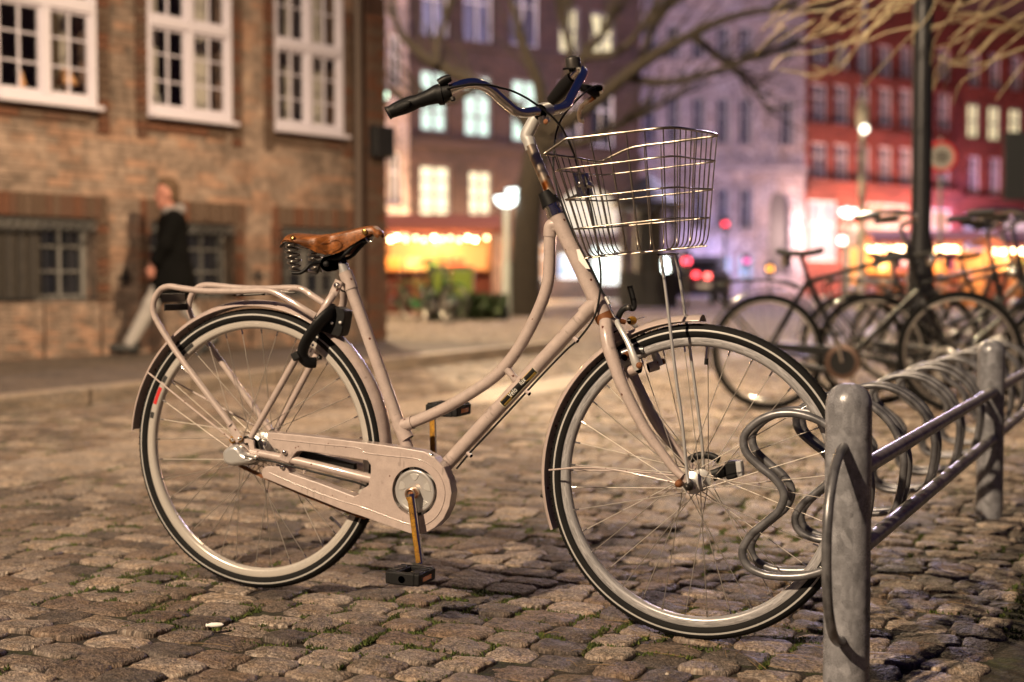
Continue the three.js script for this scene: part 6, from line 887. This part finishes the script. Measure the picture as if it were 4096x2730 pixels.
{ // parked car with its tail lights on
  const t = thing('parked_car', 'dark car with glowing red tail lights before the stucco house', 'car'), p = dAt(1592, 640, 44); t.position.set(p.x, 0, -44); const body = phys({ color: rgb(0.02, 0.02, 0.025), roughness: 0.3, clearcoat: 1 });
  const prof = new THREE.Shape([[-2.1, 0.35], [-2.12, 0.8], [-1.95, 0.95], [-1.4, 1.02], [-0.9, 1.42], [0.6, 1.45], [1.2, 1.05], [2.05, 0.88], [2.1, 0.4]].map((q) => new THREE.Vector2(...q)));
  part('body', new THREE.ExtrudeGeometry(prof, { depth: 1.5, bevelEnabled: true, bevelSize: 0.08, bevelThickness: 0.12, bevelSegments: 3 }).rotateY(-Math.PI / 2).rotateY(Math.PI).translate(-0.75, 0, 0).rotateY(Math.PI), body, t);
  for (const sx of [-1, 1]) { for (const z of [-1.3, 1.3]) { const w = part('wheel', new THREE.CylinderGeometry(0.32, 0.32, 0.2, 20).rotateZ(Math.PI / 2).translate(sx * 0.8, 0.32, z), M.rubber, t); part('rim', new THREE.CylinderGeometry(0.2, 0.2, 0.21, 16).rotateZ(Math.PI / 2).translate(sx * 0.8, 0.32, z), M.alu, w); } }
  part('tail_light', new RoundedBoxGeometry(0.16, 0.14, 0.06, 1, 0.02).translate(-0.19, 0.94, 2.26), glow(1, 0.05, 0.06, 9), t); part('tail_light', new RoundedBoxGeometry(0.16, 0.14, 0.06, 1, 0.02).translate(0.15, 0.9, 2.26), glow(1, 0.12, 0.1, 9), t);
  part('rear_window', box(1.1, 0.3, 0.02, 0, 1.2, 1.3), M.glassDark, t); part('number_plate', box(0.5, 0.12, 0.02, 0, 0.62, 2.245), M.whitePaper, t);
}
function signal(x, y, depth, c, label, k = 10, r = 0.09) { const t = thing('signal_light', label, 'light'), p = dAt(x, y, depth); t.position.set(p.x, 0, p.z); part('post', cyl(V(0, 0, 0), V(0, p.y + 0.2, 0), 0.045), M.iron, t); part('lamp_housing', box(0.24, 0.5, 0.18, 0, p.y, -0.12, 0.03), M.iron, t); part('lamp_lens_glow', new THREE.SphereGeometry(r, 14, 10).scale(1, 1, 0.4).translate(0, p.y, 0), glow(c[0] * k, c[1] * k, c[2] * k, 1), t); }
signal(1667, 515, 48, [1, 0.03, 0.07], 'red traffic signal before the grey stucco house'); signal(1770, 618, 46, [1, 0.35, 0.04], 'amber signal light by the arched doorway'); signal(882, 218, 47, [0.7, 1, 0.75], 'pale green light high by the plastered house', 5, 0.14); signal(1716, 600, 50, [1, 0.1, 0.4], 'small magenta light beside the blue shop windows', 6);
signal(1937, 553, 44, [1, 0.95, 0.85], 'small white lamp under the bowl lamp', 7, 0.14); signal(1979, 551, 44, [0.9, 1, 0.95], 'small white lamp beside the bulb-lit stall', 8, 0.13);
signal(1578, 600, 36, [1, 0.06, 0.1], 'red signal beside the dark kiosk', 9, 0.1);
{ // tall pale lantern post, round sign, dark banner
  const t = thing('lantern_post', 'tall pale lantern post before the red brick house', 'street lamp'), p = dAt(1982, 300, 34); t.position.set(p.x, 0, -34); const m = std({ color: rgb(0.5, 0.46, 0.38), roughness: 0.5 });
  part('post', lathe([[0.0001, p.y], [0.06, p.y], [0.09, 2], [0.11, 0]], 16), m, t); part('lantern', lathe([[0.05, 0], [0.14, 0.1], [0.17, 0.5], [0.06, 0.75], [0.0001, 0.8]], 14).translate(0, p.y, 0), m, t); part('small_lamp', new THREE.SphereGeometry(0.1, 14, 10).translate(0.02, p.y + 0.02, 0.12), glow(1, 0.92, 0.75, 5), t);
  const s = thing('round_sign', 'round red-rimmed prohibition sign beyond the black lamp post', 'sign'), q = dAt(2163, 361, 26); s.position.set(q.x, 0, -26); part('post', cyl(V(0, 0, 0), V(0, q.y + 0.35, 0), 0.03), M.galv, s);
  part('sign_face', new THREE.CylinderGeometry(0.26, 0.26, 0.012, 32).rotateX(Math.PI / 2).translate(0, q.y, 0.04), std({ color: rgb(0.42, 0.4, 0.37), roughness: 0.6 }), s); part('sign_rim', new THREE.TorusGeometry(0.255, 0.032, 8, 36).scale(1, 1, 0.3).translate(0, q.y, 0.048), std({ color: rgb(0.6, 0.03, 0.02), roughness: 0.5 }), s); for (let i = 0; i < 4; i++) part('sign_line', box([0.2, 0.28, 0.26, 0.18][i], 0.03, 0.004, 0, q.y + 0.09 - i * 0.06, 0.05), M.iron, s);
  const b = thing('hanging_banner', 'dark grey hanging banner on a pole by the corner brick house', 'banner'), r = dAt(2335, 382, 24); b.position.set(r.x, 0, -24); part('pole', cyl(V(0.24, 0, 0), V(0.24, r.y + 0.7, 0), 0.03), M.galv, b); part('banner', box(0.4, 1.14, 0.02, 0, r.y, 0, 0.004), std({ color: rgb(0.045, 0.05, 0.055), roughness: 0.8 }), b);
}

// ---------------------------------------------------------------- trees
function limb(pts, r0, r1, k = 9) { return tube(pts, (t) => lerp(r0, r1, t), { n: Math.max(6, pts.length * 5), k, caps: false }); }
{
  const t = thing('plane_tree', 'large bare tree with spreading limbs before the tall brick house', 'tree'), R = rng(17), base = dAt(1212, 700, 30).setY(0); t.position.copy(base); const q = (x, y, dz = 0) => dAt(x, y, 30 + dz).sub(base);
  part('trunk', limb([V(0, -0.1, 0), q(1208, 640), q(1212, 520), q(1226, 400), q(1250, 290, 0.3)], 0.34, 0.26, 16), M.bark, t);
  const limbs = [[[1240, 340], [1190, 255], [1100, 195], [1000, 150], [945, 105], [912, 60], [905, -20]], [[1250, 300], [1300, 210], [1340, 130], [1390, 70], [1440, -10]], [[1250, 300], [1240, 200], [1205, 110], [1180, 20], [1160, -60]], [[1255, 310], [1360, 240], [1470, 150], [1570, 90], [1680, 40], [1800, 20], [1900, 25]], [[1440, 180], [1530, 190], [1640, 165], [1760, 120], [1850, 95]], [[1300, 215], [1310, 120], [1290, 30], [1300, -60]], [[1470, 150], [1500, 70], [1560, -10]], [[1250, 330], [1330, 330], [1420, 290], [1520, 240], [1580, 200]], [[1000, 150], [1010, 80], [1050, -10]], [[1590, 80], [1650, 130], [1720, 190], [1770, 260]], [[1100, 195], [1040, 230], [980, 235], [920, 240]], [[1340, 130], [1420, 120], [1500, 40], [1590, -20]]];
  limbs.forEach((l, i) => { const dz = (R() - 0.5) * 3, pts = l.map(([x, y], j) => q(x, y, dz * j / l.length)); part('limb', limb(pts, i < 4 ? 0.17 : 0.1, 0.035, 8), M.bark, t);
    const tw = []; for (let k = 0; k < 18; k++) { const c = new THREE.CatmullRomCurve3(pts), s = 0.3 + 0.7 * R(), a = c.getPoint(s), dir = c.getTangent(s).add(V((R() - 0.5) * 1.6, (R() - 0.2) * 1.4, (R() - 0.5) * 1.6)).normalize(), l2 = 0.6 + R() * 1.5; tw.push(limb([a, a.clone().addScaledVector(dir, l2 * 0.5).add(V(0, 0.05, 0)), a.clone().addScaledVector(dir, l2).add(V((R() - 0.5) * 0.3, 0.15, 0))], 0.03, 0.008, 5)); } const g = part('branches', merge(tw), M.bark, t); });
}
{ // tree whose hanging twigs catch the lamp at the top right
  const t = thing('street_tree', 'bare street tree with lamplit hanging twigs beside the black lamp post', 'tree'), R = rng(23), base = V(6.4, 0, -10.6); t.position.copy(base); const q = (x, y, d) => dAt(x, y, d).sub(base);
  part('trunk', limb([V(0, -0.1, 0), V(0.05, 1.5, 0), V(-0.1, 3.2, 0.1), V(-0.3, 4.8, 0.2)], 0.2, 0.13, 14), M.bark, t);
  const roots = [[2420, -30, 9.6], [2300, -90, 9.2], [2200, -70, 9.8], [2080, -60, 9.3], [1990, -40, 9.9], [2353, -20, 8.8], [2450, 40, 9.4], [2250, -20, 8.9]];
  roots.forEach(([x, y, d]) => part('limb', limb([V(-0.2, 4.2 + R() * 0.6, 0.15), V(-1, 4.4, 0.4).lerp(q(x, y, d), 0.4).add(V(0, 0.35, 0)), q(x, y, d)], 0.05, 0.018, 7), M.bark, t));
  const tw = [[[2110, -30], [2040, 40], [1960, 95], [1880, 120], [1800, 130], [1775, 160]], [[2080, -40], [2010, 60], [1950, 130], [1880, 170], [1790, 160]], [[2000, -30], [1920, 20], [1850, 30], [1770, 60]], [[2060, -20], [1980, 60], [1930, 125], [1880, 180], [1830, 165]], [[2090, 20], [2020, 35], [1960, 60], [1900, 75], [1840, 95]], [[2110, 60], [2040, 75], [1990, 95], [1930, 100]], [[2353, 40], [2290, 80], [2240, 130], [2190, 150], [2150, 140]], [[2370, 60], [2310, 110], [2260, 160], [2210, 190], [2190, 240]], [[2360, -10], [2280, 30], [2200, 40], [2140, 70]], [[2353, 110], [2300, 130], [2250, 150], [2180, 150]], [[2320, -20], [2250, 60], [2210, 120], [2150, 190], [2140, 240]], [[2400, 120], [2353, 150], [2320, 190], [2290, 230]], [[2280, -30], [2220, 10], [2160, 20], [2130, 10]], [[2353, 60], [2280, 60], [2210, 50], [2140, 60]], [[2390, 30], [2330, 70], [2270, 65], [2190, 100], [2150, 110]], [[2200, -40], [2130, -5], [2060, 5], [1990, 30], [1940, 25]], [[2160, -40], [2140, 30], [2080, 95], [2020, 160], [1985, 200]], [[2040, -30], [1990, 5], [1930, 15], [1890, 45]], [[2300, 10], [2230, 90], [2180, 170], [2170, 210]], [[2353, 80], [2300, 40], [2240, 30], [2180, 30]], [[1960, -30], [1920, -5], [1860, 10], [1800, 50], [1780, 70]], [[2220, -30], [2190, 30], [2150, 90], [2140, 150]]];
  for (let rnd = 0; rnd < 2; rnd++) tw.forEach((l, i) => { if (rnd && i % 3) return; const d0 = 8.4 + R() * 1.3, dx = rnd ? (R() - 0.5) * 90 : 0, dy = rnd ? -R() * 50 : 0, pts = l.map(([x, y], j) => q(x + dx, y + dy, d0 + (R() - 0.5) * 0.12)); part('twig', limb(pts, 0.0058 - rnd * 0.001, 0.0032, 5), M.twig, t); });
  part('catkin_twigs', merge(Array.from({ length: 14 }, () => { const x = 1800 + R() * 560, y = -20 + R() * 120 * (x > 2120 ? 1 : 0.7), d = 8.5 + R() * 1.2, a = q(x, y, d), l = 30 + R() * 60; return limb([a, q(x - l * 0.5, y + l * (0.2 + 0.3 * R()), d), q(x - l, y + l * (0.3 + 0.7 * R()), d)], 0.006, 0.0025, 4); })), M.twig, t);
}
renderer.render(scene, camera);
